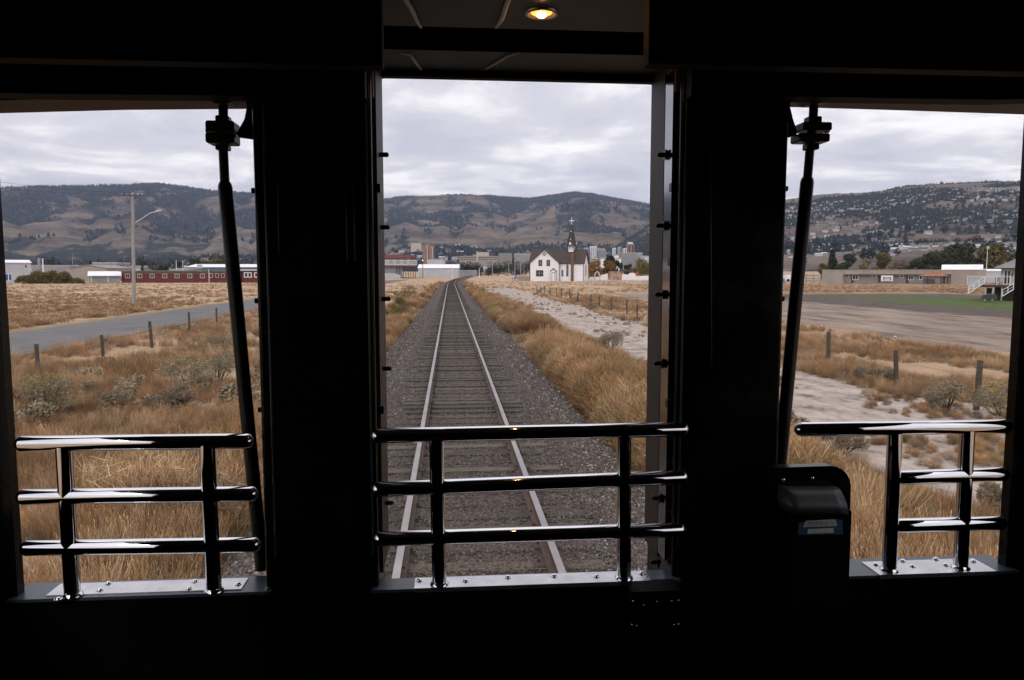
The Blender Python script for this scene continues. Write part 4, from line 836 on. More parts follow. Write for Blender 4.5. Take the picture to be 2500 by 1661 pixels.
# barrel + low wall
b = Bld('blue_barrel', 'blue barrel on its side beside a pale one, left of the church', 'barrel', 1249, 1262, 230, 682, 1.2)
b.part('drum', M['bluedrum'], lambda m: m.tube([(b.x(1256), .5, b.z(677)), (b.x(1262), .5, b.z(677))], .42, 12)); b.part('tank', M['palewall'], lambda m: m.tube([(b.x(1249), .5, b.z(677)), (b.x(1255.8), .5, b.z(677))], .40, 12))
for px in (1251, 1256, 1260): b.part('leg', M['postdark'], lambda m, px=px: m.box(b.x(px)-.05, b.x(px)+.05, .4, .6, b.z(690), b.z(679)))
b = Bld('low_wall', 'long low pale wall between the barrel and the church', 'wall', 1263, 1292, 300, 684, .4); b.part('wall', M['tanwall'], lambda m: m.box(b.x(1263), b.x(1292), 0, .4, -.5, b.z(674)))

# --- CHURCH
DC = 290; pc = V(1336, 684.5, DC); th = R(14); ang = -R(YAW)-math.atan((1336-1250)/F)-th
ch = tag(empty('church', (pc.x, pc.y, gz1(pc.x, pc.y)), ang), 'white wooden church with brown roof and dark steeple topped by a white cross', 'church')
MPP = DC/F; c14 = math.cos(th)
def cxp(px): return (px-1336)*MPP*1.0/c14
Hh = lambda py: (685.2-py)*MPP
def cpart(name, m, fn, parent=None): mb = MB(); fn(mb); return mb.build(name, m, parent or ch)
# wing (front gable) x0..x1 local, projects toward viewer (y<0)
wx0, wx1 = cxp(297), cxp(367); wx0, wx1 = cxp(1296.7), cxp(1367.2); wc = (wx0+wx1)/2; he, hp_ = Hh(640.3), Hh(609); NL, NR = cxp(1293.5), cxp(1422.5); ND = 9.2; WP = -1.8
cpart('wall', M['whitewall'], lambda m: (m.prism([(wx0, -1), (wx1, -1), (wx1, he), (wc, hp_-.1), (wx0, he)], WP, ND/2),
    m.add([(NL,0,-1),(NR,0,-1),(NR,ND,-1),(NL,ND,-1),(NL,0,he),(NR,0,he),(NR,ND,he),(NL,ND,he),(NL,ND/2,hp_-.1),(NR,ND/2,hp_-.1)], [(0,1,5,4),(2,3,7,6),(1,2,6,9,5),(3,0,4,8,7),(4,5,9,8),(6,7,8,9)])))
def croof(m):
    t = .22; sl_ = (hp_-he)/(ND/2); o_ = .45
    for sg in (0, 1):
        yb = -o_ if sg == 0 else ND+o_; zb = he-o_*sl_; m.add([(NL-.5, yb, zb), (NR+.45, yb, zb), (NR+.45, ND/2, hp_), (NL-.5, ND/2, hp_), (NL-.5, yb, zb+t), (NR+.45, yb, zb+t), (NR+.45, ND/2, hp_+t), (NL-.5, ND/2, hp_+t)], [(0,3,2,1),(4,5,6,7),(0,1,5,4),(1,2,6,5),(2,3,7,6),(3,0,4,7)])
    s2 = (hp_-he)/((wx1-wx0)/2)
    for sg in (-1, 1):
        xe = wc+sg*((wx1-wx0)/2+.45); ze = he-.45*s2; m.prism([(wc, hp_+.01), (xe, ze), (xe, ze+t), (wc, hp_+t+.01)], WP-.4, ND/2)
cpart('roof', M['brownroof'], croof)
def ctrim(m):
    for xx in (wx0, wx1): m.box(xx-.1, xx+.12, WP-.05, WP+.1, -.5, he)
    for xx in (NL-.03, NR): m.box(xx-.12, xx+.06, -.06, .08, -.5, he)
    for sg in (-1, 1):
        xe = wc+sg*((wx1-wx0)/2+.45); ze = he-.45*(hp_-he)/((wx1-wx0)/2); m.prism([(wc, hp_-.18), (xe, ze-.18), (xe, ze+.02), (wc, hp_+.02)], WP-.46, WP-.40)
        ye = ND/2+sg*(ND/2+.45); ze2 = he-.45*(hp_-he)/(ND/2); m.add([(NR+.46, ND/2, hp_-.25), (NR+.46, ye, ze2-.25), (NR+.46, ye, ze2+.1), (NR+.46, ND/2, hp_+.1), (NR+.55, ND/2, hp_-.25), (NR+.55, ye, ze2-.25), (NR+.55, ye, ze2+.1), (NR+.55, ND/2, hp_+.1)], [(0,1,2,3),(7,6,5,4),(0,4,5,1),(1,5,6,2),(2,6,7,3),(3,7,4,0)])
    m.box(wx1, NR, -.5, -.42, he-.35, he-.12)
cpart('trim', M['trimdark'], ctrim)
def cwin(x0, x1, z0, z1, y, arch=False, name='window'):
    n_ = 8; pts = [(x0, z0), (x1, z0), (x1, z1)]
    if arch: pts = [(x0, z0), (x1, z0), (x1, z1-1.1), (x1-.05, z1-.6), ((x0+x1)/2, z1), (x0+.05, z1-.6), (x0, z1-1.1)]
    else: pts = [(x0, z0), (x1, z0), (x1, z1), (x0, z1)]
    cxx = sum(p[0] for p in pts)/len(pts); czz = sum(p[1] for p in pts)/len(pts); big = [(cxx+(p[0]-cxx)*1.18, czz+(p[1]-czz)*1.08) for p in pts]
    fr = cpart(name, M['trimdark'], lambda m: m.prism(big, y-.05, y-.004)); cpart('pane', M['glassdark'], lambda m: m.prism(pts, y-.08, y-.055), fr)
    q = cpart('glazing_bar', M['palewall'], lambda m: (m.box((x0+x1)/2-.04, (x0+x1)/2+.04, y-.1, y-.085, z0, z1-(.3 if arch else 0)), m.box(x0, x1, y-.1, y-.085, (z0+z1)/2-.04, (z0+z1)/2+.04)), fr)
cs8 = lambda v: 1250+v/6.743
def wxy(a, b, t, u, y, arch=False):
    off = y*math.sin(th)/c14*-1
    cwin(cxp(cs8(a))+off*0, cxp(cs8(b))+off*0, Hh(500+u/6.743), Hh(500+t/6.743), y, arch)
wxy(460, 512, 905, 998, WP); wxy(590, 640, 905, 998, WP); wxy(424, 525, 1072, 1166, WP)
wxy(815, 840, 1068, 1166, 0); wxy(892, 922, 968, 1160, 0, True)
rw = cpart('round_window', M['trimdark'], lambda m: m.tube([(cxp(cs8(551)), WP-.06, Hh(619.6)), (cxp(cs8(551)), WP-.004, Hh(619.6))], .68, 20)); cpart('pane', M['palewall'], lambda m: m.tube([(cxp(cs8(551)), WP-.09, Hh(619.6)), (cxp(cs8(551)), WP-.065, Hh(619.6))], .48, 20), rw)
# side end window (arched) on right gable
sw = MB(); y0_, y1_ = ND/2-.55, ND/2+.55; zz = [Hh(672.5), Hh(650), Hh(644)]
sw.add([(NR+.004, y0_, zz[0]), (NR+.004, y1_, zz[0]), (NR+.004, y1_, zz[1]), (NR+.004, (y0_+y1_)/2, zz[2]), (NR+.004, y0_, zz[1]), (NR+.08, y0_, zz[0]), (NR+.08, y1_, zz[0]), (NR+.08, y1_, zz[1]), (NR+.08, (y0_+y1_)/2, zz[2]), (NR+.08, y0_, zz[1])], [(4,3,2,1,0),(5,6,7,8,9),(0,1,6,5),(1,2,7,6),(2,3,8,7),(3,4,9,8),(4,0,5,9)]); sw.build('window', M['glassdark'], ch)
# porch and door
dx0, dx1 = cxp(cs8(655)), cxp(cs8(755)); dc = (dx0+dx1)/2
po = cpart('porch', M['whitewall'], lambda m: m.prism([(dx0, -.5), (dx1, -.5), (dx1, Hh(663)), (dc, Hh(656)), (dx0, Hh(663))], WP-1.1, WP))
cpart('porch_roof', M['trimdark'], lambda m: [m.prism([(dc, Hh(655.5)), (dc+sg*1.25, Hh(662.6)), (dc+sg*1.25, Hh(661.6)), (dc, Hh(654))], WP-1.35, WP) for sg in (-1, 1)], po)
dr = cpart('door', M['trimdark'], lambda m: m.box(cxp(cs8(682)), cxp(cs8(738)), WP-1.15, WP-1.104, 0, Hh(663.8))); cpart('door_panel', M['whitewall'], lambda m: m.box(cxp(cs8(690)), cxp(cs8(731)), WP-1.2, WP-1.155, .1, Hh(665)), dr)
cpart('corner_board', M['trimdark'], lambda m: [m.box(xx-.07, xx+.07, WP-1.16, WP-1.104, -.4, Hh(663)) for xx in (dx0, dx1)], po)
cpart('chimney', M['brickred'], lambda m: m.box(cxp(cs8(968)), cxp(cs8(1008)), -.75, ND*.36, -.5, Hh(618)))
# steeple
sx_ = cxp(cs8(930)); st = cpart('belfry', M['whitewall'], lambda m: m.box(sx_-1.15, sx_+1.15, ND/2-1.15, ND/2+1.15, hp_-.8, Hh(598)))
cpart('belfry_post', M['spire'], lambda m: [m.box(sx_+i*1.15-.14, sx_+i*1.15+.14, ND/2+j*1.15-.14, ND/2+j*1.15+.14, hp_-.7, Hh(597.5)) for i in (-1, 1) for j in (-1, 1)], st)
cpart('louvre', M['trimdark'], lambda m: (m.box(sx_-.5, sx_-.3, ND/2-1.2, ND/2-1.153, hp_, Hh(598)), m.box(sx_+.3, sx_+.5, ND/2-1.2, ND/2-1.153, hp_, Hh(598))), st)
def spire(m):
    lv = [(Hh(598.5), 2.3), (Hh(596), 2.1), (Hh(588), 1.62), (Hh(577), 1.25), (Hh(560), .62), (Hh(547), .08)]; vs = []
    for z, r_ in lv:
        for k in range(8): a = R(22.5+45*k); vs.append((sx_+r_*math.cos(a), ND/2+r_*math.sin(a), z))
    m.add(vs, [(i*8+k, i*8+(k+1) % 8, (i+1)*8+(k+1) % 8, (i+1)*8+k) for i in range(len(lv)-1) for k in range(8)]+[tuple(range(7, -1, -1))])
sp_ = cpart('spire', M['spire'], spire)
cpart('dormer', M['white'], lambda m: m.prism([(sx_-.62, Hh(596.5)), (sx_+.42, Hh(596.5)), (sx_-.1, Hh(589.5))], ND/2-2.3, ND/2-1.9), sp_)
cpart('dormer', M['white'], lambda m: m.prism([(sx_-.22, Hh(585.5)), (sx_+.1, Hh(585.5)), (sx_-.06, Hh(582))], ND/2-1.75, ND/2-1.45), sp_); cpart('dormer', M['white'], lambda m: m.box(sx_-.2, sx_+.1, ND/2-.95, ND/2-.7, Hh(565.5), Hh(563)), sp_)
cpart('dormer', M['white'], lambda m: m.box(sx_+1.5, sx_+2.0, ND/2-.3, ND/2+.3, Hh(597), Hh(592)), sp_)
cpart('cross', M['white'], lambda m: (m.box(sx_-.09, sx_+.09, ND/2-.09, ND/2+.09, Hh(548.5), Hh(530.5)), m.box(sx_-1.0, sx_+1.0, ND/2-.085, ND/2+.085, Hh(539.6), Hh(537.6))))

# --- right window
b = Bld('long_school', 'long low tan building with grey siding and a white entrance panel', 'building', 2008, 2400, 228, 694, 14, face=True)
b.part('roof', M['tanwall'], lambda m: m.box(b.x(2008), b.x(2407), -1.2, b.d, b.z(670.2), b.z(659.5)))
b.part('roof_edge', M['cream'], lambda m: m.box(b.x(2007), b.x(2408), -1.3, b.d, b.z(659.5)+.003, b.z(658.8)))
b.part('end_wall', M['tanwall'], lambda m: (m.box(b.x(2008), b.x(2060), -1.197, b.d, -2, b.z(670.2)-.003), m.box(b.x(2322), b.x(2406), -1.197, b.d, -2, b.z(670.2)-.003)))
b.part('wall', M['tanlow'], lambda m: m.box(b.x(2060)+.003, b.x(2322)-.003, 0, b.d-.5, -2, b.z(670.2)-.003))
for a_, c_, t_, u_ in ((2064, 2072, 672, 677), (2083, 2095, 672, 683), (2130, 2139, 673, 677), (2198, 2206, 673, 677), (2219, 2230, 674, 683), (2246, 2252, 672, 682)): b.window(a_, c_, t_, u_, 'white', fr=.14, mull=c_-a_ > 9)
for px in (2082, 2148, 2216, 2306): b.part('door', M['trimdark'], lambda m, px=px: m.box(b.x(px)-.35, b.x(px)+.35, -.05, -.004, -1, b.z(673)))
ep = b.part('entrance_panel', M['white'], lambda m: m.box(b.x(2152), b.x(2181), -1.9, -1.7, b.z(687), b.z(673))); b.part('emblem', M['trimdark'], lambda m: (m.box(b.x(2158), b.x(2176), -1.95, -1.904, b.z(680), b.z(678)), m.box(b.x(2158), b.x(2160), -1.95, -1.904, b.z(683), b.z(676)), m.box(b.x(2174), b.x(2176), -1.95, -1.904, b.z(683), b.z(676)), m.box(b.x(2156), b.x(2178), -1.95, -1.904, b.z(684.5), b.z(683.5))), ep)
b.part('step', M['greywall'], lambda m: m.box(b.x(2150), b.x(2184), -2.8, -1.3, -1, b.z(691)))
b.window(2323, 2339, 672, 684, 'tanlow', fr=.06)
b = Bld('gazebo', 'orange tiled pavilion roof on posts before the long tan building', 'pavilion', 2266, 2318, 215, 696, 5)
b.part('roof', M['orange'], lambda m: m.add([(b.x(2264), 0, b.z(674.5)), (b.x(2320), 0, b.z(674.5)), (b.x(2320), 5, b.z(674.5)), (b.x(2264), 5, b.z(674.5)), (b.x(2286), 2, b.z(666)), (b.x(2298), 2, b.z(666)), (b.x(2298), 3, b.z(666)), (b.x(2286), 3, b.z(666))], [(0,3,2,1),(4,5,6,7),(0,1,5,4),(1,2,6,5),(2,3,7,6),(3,0,4,7)]))
b.part('roof_cap', M['rustp'], lambda m: m.add([(b.x(2284), 1.8, b.z(666.5)), (b.x(2300), 1.8, b.z(666.5)), (b.x(2300), 3.2, b.z(666.5)), (b.x(2284), 3.2, b.z(666.5)), (b.x(2292), 2.5, b.z(661.5))], [(0,3,2,1),(0,1,4),(1,2,4),(2,3,4),(3,0,4)]))
for px in (2267, 2300, 2316): b.part('post', M['trimdark'], lambda m, px=px: m.box(b.x(px)-.12, b.x(px)+.12, .1, .35, -1, b.z(675)))
b.part('bench_wall', M['tanlow'], lambda m: m.box(b.x(2268), b.x(2298), 3, 3.3, -1, b.z(682)))
b = Bld('metal_shed', 'wide white metal roof standing behind the long tan building', 'shed', 2298, 2396, 260, 690, 13, face=True); b.simple(647, 'palewall', 'whiteroof', 'gable_side', .3, 2.6)
b = Bld('lean_to', 'low white metal annex right of the wide white roof', 'shed', 2394, 2442, 240, 692, 8, face=True); b.simple(658.5, 'palewall', 'whiteroof', 'shed', .2, .6)
DH = 92
b = Bld('hip_house', 'cream house with hipped brown roof, raised deck and two white staircases at the right edge', 'house', 2438, 2640, DH, 728, 9, face=True)
dk = b.z(697)
b.part('wall', M['cream'], lambda m: m.box(b.x(2444), b.x(2640), 0, b.d, -1, b.z(655.5)))
b.part('roof', M['greyroof'], lambda m: m.add([(b.x(2425), -.9, b.z(654.5)), (b.x(2660), -.9, b.z(654.5)), (b.x(2660), b.d+.9, b.z(654.5)), (b.x(2425), b.d+.9, b.z(654.5)), (b.x(2530), b.d/2, b.z(608)), (b.x(2600), b.d/2, b.z(608))], [(0,3,2,1),(0,1,5,4),(1,2,5),(2,3,4,5),(3,0,4)]))
b.window(2453, 2467, 661, 694, 'white', fr=.06, name='door'); b.window(2484, 2489, 660, 675, 'trimdark', fr=.05)
b.part('lamp', M['trimdark'], lambda m: m.box(b.x(2471), b.x(2473.5), -.2, -.004, b.z(674), b.z(667)))
b.part('deck', M['brownroof'], lambda m: m.box(b.x(2400), b.x(2640), -1.8, -.004, dk-.25, dk)); b.part('deck_skirt', M['trimdark'], lambda m: m.box(b.x(2412), b.x(2640), -.4, -.1, -.6, dk-.25))
for px in (2410, 2428, 2450, 2492): b.part('deck_post', M['cream'], lambda m, px=px: m.box(b.x(px)-.07, b.x(px)+.07, -1.7, -1.56, -.6, dk-.25))
b.part('frame_beam', M['cream'], lambda m: (m.box(b.x(2412), b.x(2432), -1.75, -1.704, b.z(704), b.z(702)), m.box(b.x(2427), b.x(2432), -1.76, -1.71, b.z(718), b.z(704))))
def rail_(m):
    m.box(b.x(2366), b.x(2470), -1.82, -1.77, b.z(675.5), b.z(674.6))
    for px in (2366, 2402, 2436, 2468): m.box(b.x(px)-.03, b.x(px)+.03, -1.82, -1.77, dk, b.z(675))
b.part('deck_railing', M['white'], rail_)
b.part('glass_panel', M['palewall'], lambda m: m.box(b.x(2368), b.x(2400), -1.5, -1.46, dk-.25, b.z(676)))
for k, (xa, ya, xb, yb) in enumerate(((2371, 718, 2408, 692), (2452, 724, 2492, 698))):
    def stair(m):
        d_ = 0
        for yy_ in (-3.0, -1.95):
            A = Vector((b.x(xa), yy_, b.z(ya))); B = Vector((b.x(xb), yy_, b.z(yb))); m.tube([A, B], .07, 6)
            up = b.z(ya-15)-b.z(ya); A2, B2 = A+Vector((0, 0, up)), B+Vector((0, 0, up)); m.tube([A2, B2], .04, 6); m.tube([A2*.5+A*.5, B2*.5+B*.5], .022, 6)
            for t_ in (0, .33, .66, 1): c = A.lerp(B, t_); m.tube([c, c+Vector((0, 0, up))], .032, 6)
    s_ = b.part('staircase', M['white'], stair)
    def treads(m):
        for j in range(7): t_ = (j+.3)/7; c = Vector((b.x(xa), -2.475, b.z(ya))).lerp(Vector((b.x(xb), -2.475, b.z(yb))), t_); m.box(c.x-.14, c.x+.14, -2.95, -2.0, c.z-.03, c.z+.02)
    b.part('tread', M['trimdark'], treads, s_)
e1 = tag(empty('deck_chair', (0, 0, 0)), 'grey patio chair on the raised deck of the house', 'chair')
q = b.e.matrix_basis @ Vector((b.x(2440), -1.1, dk)); e1.location = q; e1.rotation_euler = (0, 0, -.3)
mb = MB(); mb.box(-.28, .28, -.28, .28, .38, .44); mb.build('seat', M['greywall'], e1); mb = MB(); mb.box(-.28, .28, .28, .33, .44, .95); mb.build('backrest', M['greywall'], e1)
for i, j in ((-1,-1),(1,-1),(1,1),(-1,1)): mb = MB(); mb.box(i*.25-.025, i*.25+.025, j*.25-.025, j*.25+.025, 0, .38); mb.build('leg', M['dark'], e1)
b2 = Bld('tarp_pile', 'dark covered pile of timber between the two staircases', 'pile', 2398, 2438, 88, 729, 1.5, face=True)
b2.part('tarp', M['plastic'], lambda m: m.prism([(b2.x(2398), -.1), (b2.x(2438), -.1), (b2.x(2436), b2.z(720)), (b2.x(2420), b2.z(718)), (b2.x(2402), b2.z(721))], 0, 1.4))
b = Bld('board_fence', 'pale wooden board fence left of the long tan building', 'fence', 1966, 2006, 235, 694, .3)
for yy_ in (671, 678, 684): b.part('board', M['tanwall'], lambda m, yy_=yy_: m.box(b.x(1966), b.x(2006), 0, .08, b.z(yy_+4.5), b.z(yy_)))
for px in (1969, 1987, 2004): b.part('post', M['tanlow'], lambda m, px=px: m.box(b.x(px)-.12, b.x(px)+.12, .083, .3, -.6, b.z(669)))
b = Bld('trailer', 'white box trailer at the left edge of the right window', 'trailer', 1918, 1930, 230, 688, 3); b.simple(668, 'white', 'palewall', 'flat', .03, base=.6); b.part('wheel', M['dark'], lambda m: m.tube([(0, -.2, .4), (0, -.02, .4)], .45, 14))
b = Bld('blue_drum', 'blue drum beside the white box trailer', 'drum', 1908, 1917, 225, 692, 2); b.part('drum', M['bluedrum'], lambda m: m.tube([(0, .6, 0), (0, .6, 1.3)], .55, 14)); b.part('rim', M['bluewall'], lambda m: m.tube([(0, .6, 1.3), (0, .6, 1.36)], .58, 14))
e0, h = pole('light_mast', 'tall thin white floodlight mast behind the annex', 'mast', 2411.5, 602, 245, 690, .09, M['white']); mb = MB(); mb.box(-.35, .35, -.3, -.05, h-.8, h); mb.build('floodlight', M['palewall'], e0)
T_ = [(2030, 594, 52, 300, 'leafdark', 'cone', 'tall dark conical tree at the left end of the tan building'), (2012, 628, 30, 290, 'leafolive', 'broad', 'low olive tree left of the tall conical tree'), (2068, 618, 40, 420, 'leafgreen', 'broad', 'grey green tree right of the tall conical tree'), (2110, 626, 44, 430, 'sagedark', 'broad', 'bare brownish tree above the tan building'),
      (2150, 614, 40, 420, 'leafolive', 'broad', 'olive poplar like tree in the middle above the tan building'), (2196, 636, 60, 380, 'sagedark', 'broad', 'low brown tree left of the big green trees'), (2232, 632, 44, 330, 'leafgreen', 'broad', 'low green tree touching the left of the big tree group'), (2266, 612, 60, 330, 'leafgreen', 'broad', 'mid height tree at the left of the big tree group'),
      (2312, 592, 92, 340, 'leafgreen', 'broad', 'big dark tree behind the white metal roof, left one'), (2352, 588, 92, 345, 'leafgreen', 'broad', 'big dark tree behind the white metal roof, middle one'), (2392, 590, 88, 345, 'leafolive', 'broad', 'big olive tree behind the white floodlight mast'), (2436, 594, 84, 350, 'leafolive', 'broad', 'big brownish tree left of the hipped roof'), (2484, 612, 70, 350, 'leafdark', 'broad', 'dark tree behind the hipped roof'), (2540, 600, 90, 350, 'leafdark', 'broad', 'wide dark tree right of the hipped roof')]
for k, (px, yt, wp, D, m_, kd, lb_) in enumerate(T_): ftree(lb_, px, yt, 692, wp, D, m_, 200+k, kd, 'trees behind the tan building', nleaf=2600)
for k, (px, py) in enumerate(((2005, 801), (2186, 828))):
    p_ = gp(px, py); e0 = tag(empty('marker_stake', p_), ['small white survey stake on the bare lot, left one', 'small white survey stake on the bare lot, right one'][k], 'stake', 'white survey stakes'); mb = MB(); mb.tube([(0, 0, -.05), (0, 0, .12)], .02, 6); mb.build('stake', M['post'], e0); mb = MB(); mb.dome((0, 0, .12), .05, .05); mb.build('cap', M['white'], e0)

# --- hillside and town houses (copies)
def house_proto(k, wall, roof, wd, dp, hh, rh):
    e0 = empty('house'); mb = MB(); mb.box(-wd/2, wd/2, -dp/2, dp/2, -4, hh); mb.build('wall', M[wall], e0)
    mb = MB(); o_ = .6
    if rh > .5: mb.add([(-wd/2-o_,-dp/2-o_,hh+.003),(wd/2+o_,-dp/2-o_,hh+.003),(wd/2+o_,dp/2+o_,hh+.003),(-wd/2-o_,dp/2+o_,hh+.003),(-wd/2-o_,0,hh+rh),(wd/2+o_,0,hh+rh)], [(0,3,2,1),(0,1,5,4),(2,3,4,5),(1,2,5),(3,0,4)])
    else: mb.box(-wd/2-.2, wd/2+.2, -dp/2-.2, dp/2+.2, hh+.003, hh+.5)
    mb.build('roof', M[roof], e0)
    for xx in (-.28, .05, .3): mb = MB(); mb.box(xx*wd-.8, xx*wd+.8, -dp/2-.06, -dp/2-.003, hh*.4, hh*.75); mb.build('window', M['glassdark'], e0)
    return e0
M['housewhite'] = mat('far_white_house_wall', (.52, .52, .54), .7, var=.1); M['housecream'] = mat('far_cream_house_wall', (.27, .24, .22), .7, var=.1)
kinds = [('housewhite', 'greyroof', 13, 9, 4.5, 2.2, 'white walled house with a grey roof'), ('housecream', 'brownroof', 12, 9, 5, 2.4, 'cream house with a brown roof'), ('greywall', 'greyroof', 14, 9, 4, 1.6, 'plain grey house'), ('tanwall', 'palewall', 14, 10, 4.5, .2, 'flat roofed house with a pale roof'), ('tanwall', 'brownroof', 11, 9, 5, 2.2, 'tan house with a brown roof')]
protos = [house_proto(k, *kk[:6]) for k, kk in enumerate(kinds)]; used = [False]*5; kids = [[c for c in COL.objects if c.parent == p] for p in protos]
def place_house(k, x, y, z, rz, where, s=1.0):
    if not used[k]: e0 = protos[k]; used[k] = True
    else:
        e0 = protos[k].copy(); COL.objects.link(e0)
        for c in kids[k]: q = c.copy(); COL.objects.link(q); q.parent = e0
    e0.location = (x, y, z); e0.rotation_euler = (0, 0, rz); e0.scale = (s, s, s); tag(e0, kinds[k][6]+' '+where, 'house', kinds[k][6].replace(' with a', ',')+' '+where)
townh = lambda x, y: max(float(hill_far(x, y)), 2.2)
cnt = 0
while cnt < 200:
    px = random.uniform(1935, 2480); a = R(YAW)+math.atan((px-1250)/F); r = random.choice([random.uniform(950, 1500), random.uniform(1300, 1850), random.uniform(1450, 1750)]); x, y = r*math.sin(a), r*math.cos(a)
    if fbm(np.array(x/180.), np.array(y/90.), 2, 91) < .47 and r > 1100: continue
    place_house(random.randrange(5), x, y, float(hill_right(x, y))+.3, -a+random.uniform(-.5, .5), 'among trees on the right hillside', random.uniform(.42, .72)); cnt += 1
cnt = 0
while cnt < 62:
    px = random.uniform(945, 1500); a = R(YAW)+math.atan((px-1250)/F); r = random.uniform(1150, 1850); x, y = r*math.sin(a), r*math.cos(a)
    z = max(float(hill_far(x, y)), float(hill_right(x, y)) if px > 1400 else -9)
    place_house(random.randrange(5), x, y, z+.3, -a+random.uniform(-.5, .5), 'in the town below the central mountain', random.uniform(.9, 1.35)); cnt += 1
cnt = 0
while cnt < 34:
    px = random.uniform(60, 632); a = R(YAW)+math.atan((px-1250)/F); r = random.uniform(900, 1500); x, y = r*math.sin(a), r*math.cos(a)
    place_house(random.randrange(5), x, y, float(hill_far(x, y))+.3, -a+random.uniform(-.5, .5), 'in the town below the left mountain', random.uniform(.9, 1.3)); cnt += 1
def house_mass(name, n, pick, hfn, label, smin, smax):
    bw, bc, br = MB(), MB(), MB(); k = 0
    mb = MB()
    while k < n:
        x, y, a = pick(); z = float(hfn(x, y)); rz = -a+random.uniform(-.4, .4); s_ = random.uniform(smin, smax); wd, dp, hh = 13*s_*random.uniform(.7, 1.5), 9*s_, 4.2*s_; ax = Vector((math.cos(rz), math.sin(rz), 0)); ay = Vector((-ax.y, ax.x, 0)); c = Vector((x, y, z))
        def P(i, j, h): return c+ax*i+ay*j+Vector((0, 0, h))
        mb.add([P(-wd/2, -dp/2, -3), P(wd/2, -dp/2, -3), P(wd/2, dp/2, -3), P(-wd/2, dp/2, -3), P(-wd/2, -dp/2, hh), P(wd/2, -dp/2, hh), P(wd/2, dp/2, hh), P(-wd/2, dp/2, hh)], [(0,1,5,4),(1,2,6,5),(2,3,7,6),(3,0,4,7)], random.choice((0, 0, 1, 2)))
        mb.add([P(-wd/2-.5, -dp/2-.5, hh), P(wd/2+.5, -dp/2-.5, hh), P(wd/2+.5, dp/2+.5, hh), P(-wd/2-.5, dp/2+.5, hh), P(-wd/2, 0, hh+1.9*s_), P(wd/2, 0, hh+1.9*s_)], [(0,1,5,4),(2,3,4,5),(1,2,5),(3,0,4)], random.choice((3, 3, 4, 5))); k += 1
    tag(mb.build(name, [M['housewhite'], M['housecream'], M['tanwall'], M['greyroof'], M['palewall'], M['brownroof']]), label, 'houses', kind='stuff')
def pick_r():
    while True:
        px = random.uniform(1905, 2500); a = R(YAW)+math.atan((px-1250)/F); r = 700+1250*random.random()**.8; x, y = r*math.sin(a), r*math.cos(a)
        if fbm(np.array(x/150.), np.array(y/70.), 2, 93) > .45: return x, y, a
house_mass('distant_houses', 1000, pick_r, hill_right, 'hundreds of tiny pale houses covering the right hillside', .32, .6)
def pick_c():
    while True:
        px = random.uniform(-20, 1520); a = R(YAW)+math.atan((px-1250)/F); r = random.uniform(850, 2050) if px > 900 else random.uniform(700, 1350); x, y = r*math.sin(a), r*math.cos(a)
        if fbm(np.array(x/150.), np.array(y/100.), 2, 95) > .46: return x, y, a
house_mass('distant_houses', 620, pick_c, townh, 'tiny pale town houses along the foot of the mountains', .6, 1.1)
# town trees
def rowtree(label, group, n, pxr, rr, hfn, hh, seed0, m='leafdark'):
    pr = []
    for s in range(3):
        q, f = leafcloud([(0, 0, .35), (.18, 0, .5), (-.2, .05, .48), (0, 0, .72)], [.3, .25, .25, .22], 260, .07, seed0+s); o = npmesh('tree_crown', q, f, M[m], False); o.name = 'tree'; pr.append(o)
    for i in range(n):
        o = pr[i] if i < 3 else pr[i % 3].copy()
        if i >= 3: COL.objects.link(o)
        px = random.uniform(*pxr); a = R(YAW)+math.atan((px-1250)/F); r = random.uniform(*rr); x, y = r*math.sin(a), r*math.cos(a); h = hh*random.uniform(.6, 1.4)
        o.location = (x, y, float(hfn(x, y))-.5); o.scale = (h*random.uniform(.8, 1.5), h*.9, h); o.rotation_euler = (0, 0, random.uniform(0, 6)); tag(o, label, 'tree', group)
rowtree('dark leafy tree between the houses below the central mountain', 'town trees in the centre', 110, (940, 1500), (1000, 1950), townh, 14, 300, 'leafblue')
rowtree('dark leafy tree in the town below the left mountain', 'town trees on the left', 55, (30, 632), (600, 1500), townh, 13, 310, 'leafdark')
rowtree('rounded dark tree on the lower right hillside', 'trees low on the right hillside', 60, (1910, 2490), (650, 1300), hill_right, 11, 320, 'leafblue')

# ================================================================ THE RAILCAR
car = tag(empty('railcar', (0, 0, 1.1)), 'dark railcar end platform with three open windows, seen from inside', 'railcar')
def kp(name, m, fn, parent=None, shift=True):
    mb = MB(); fn(mb); o = mb.build(name, m, parent or car)
    if not parent: o.location = (0, 0, -1.1)
    return o
YW = 2.2; FL = 1.1
sill_z = W(1256, 1420, YW).z; sz_l = W(177, 1450, 2.2).z; sz_r = W(2171, 1392, 2.2).z
lx0, lx1 = W(22, 1100, YW).x, W(632, 900, YW).x; cx0, cx1 = W(915, 800, YW).x, W(1653, 800, YW).x; rx0, rx1 = W(1912, 800, YW).x, W(2478, 1000, YW).x
ztop_l = W(300, 245, YW).z; ztop_r = W(2200, 251, YW).z; HW = 1.56
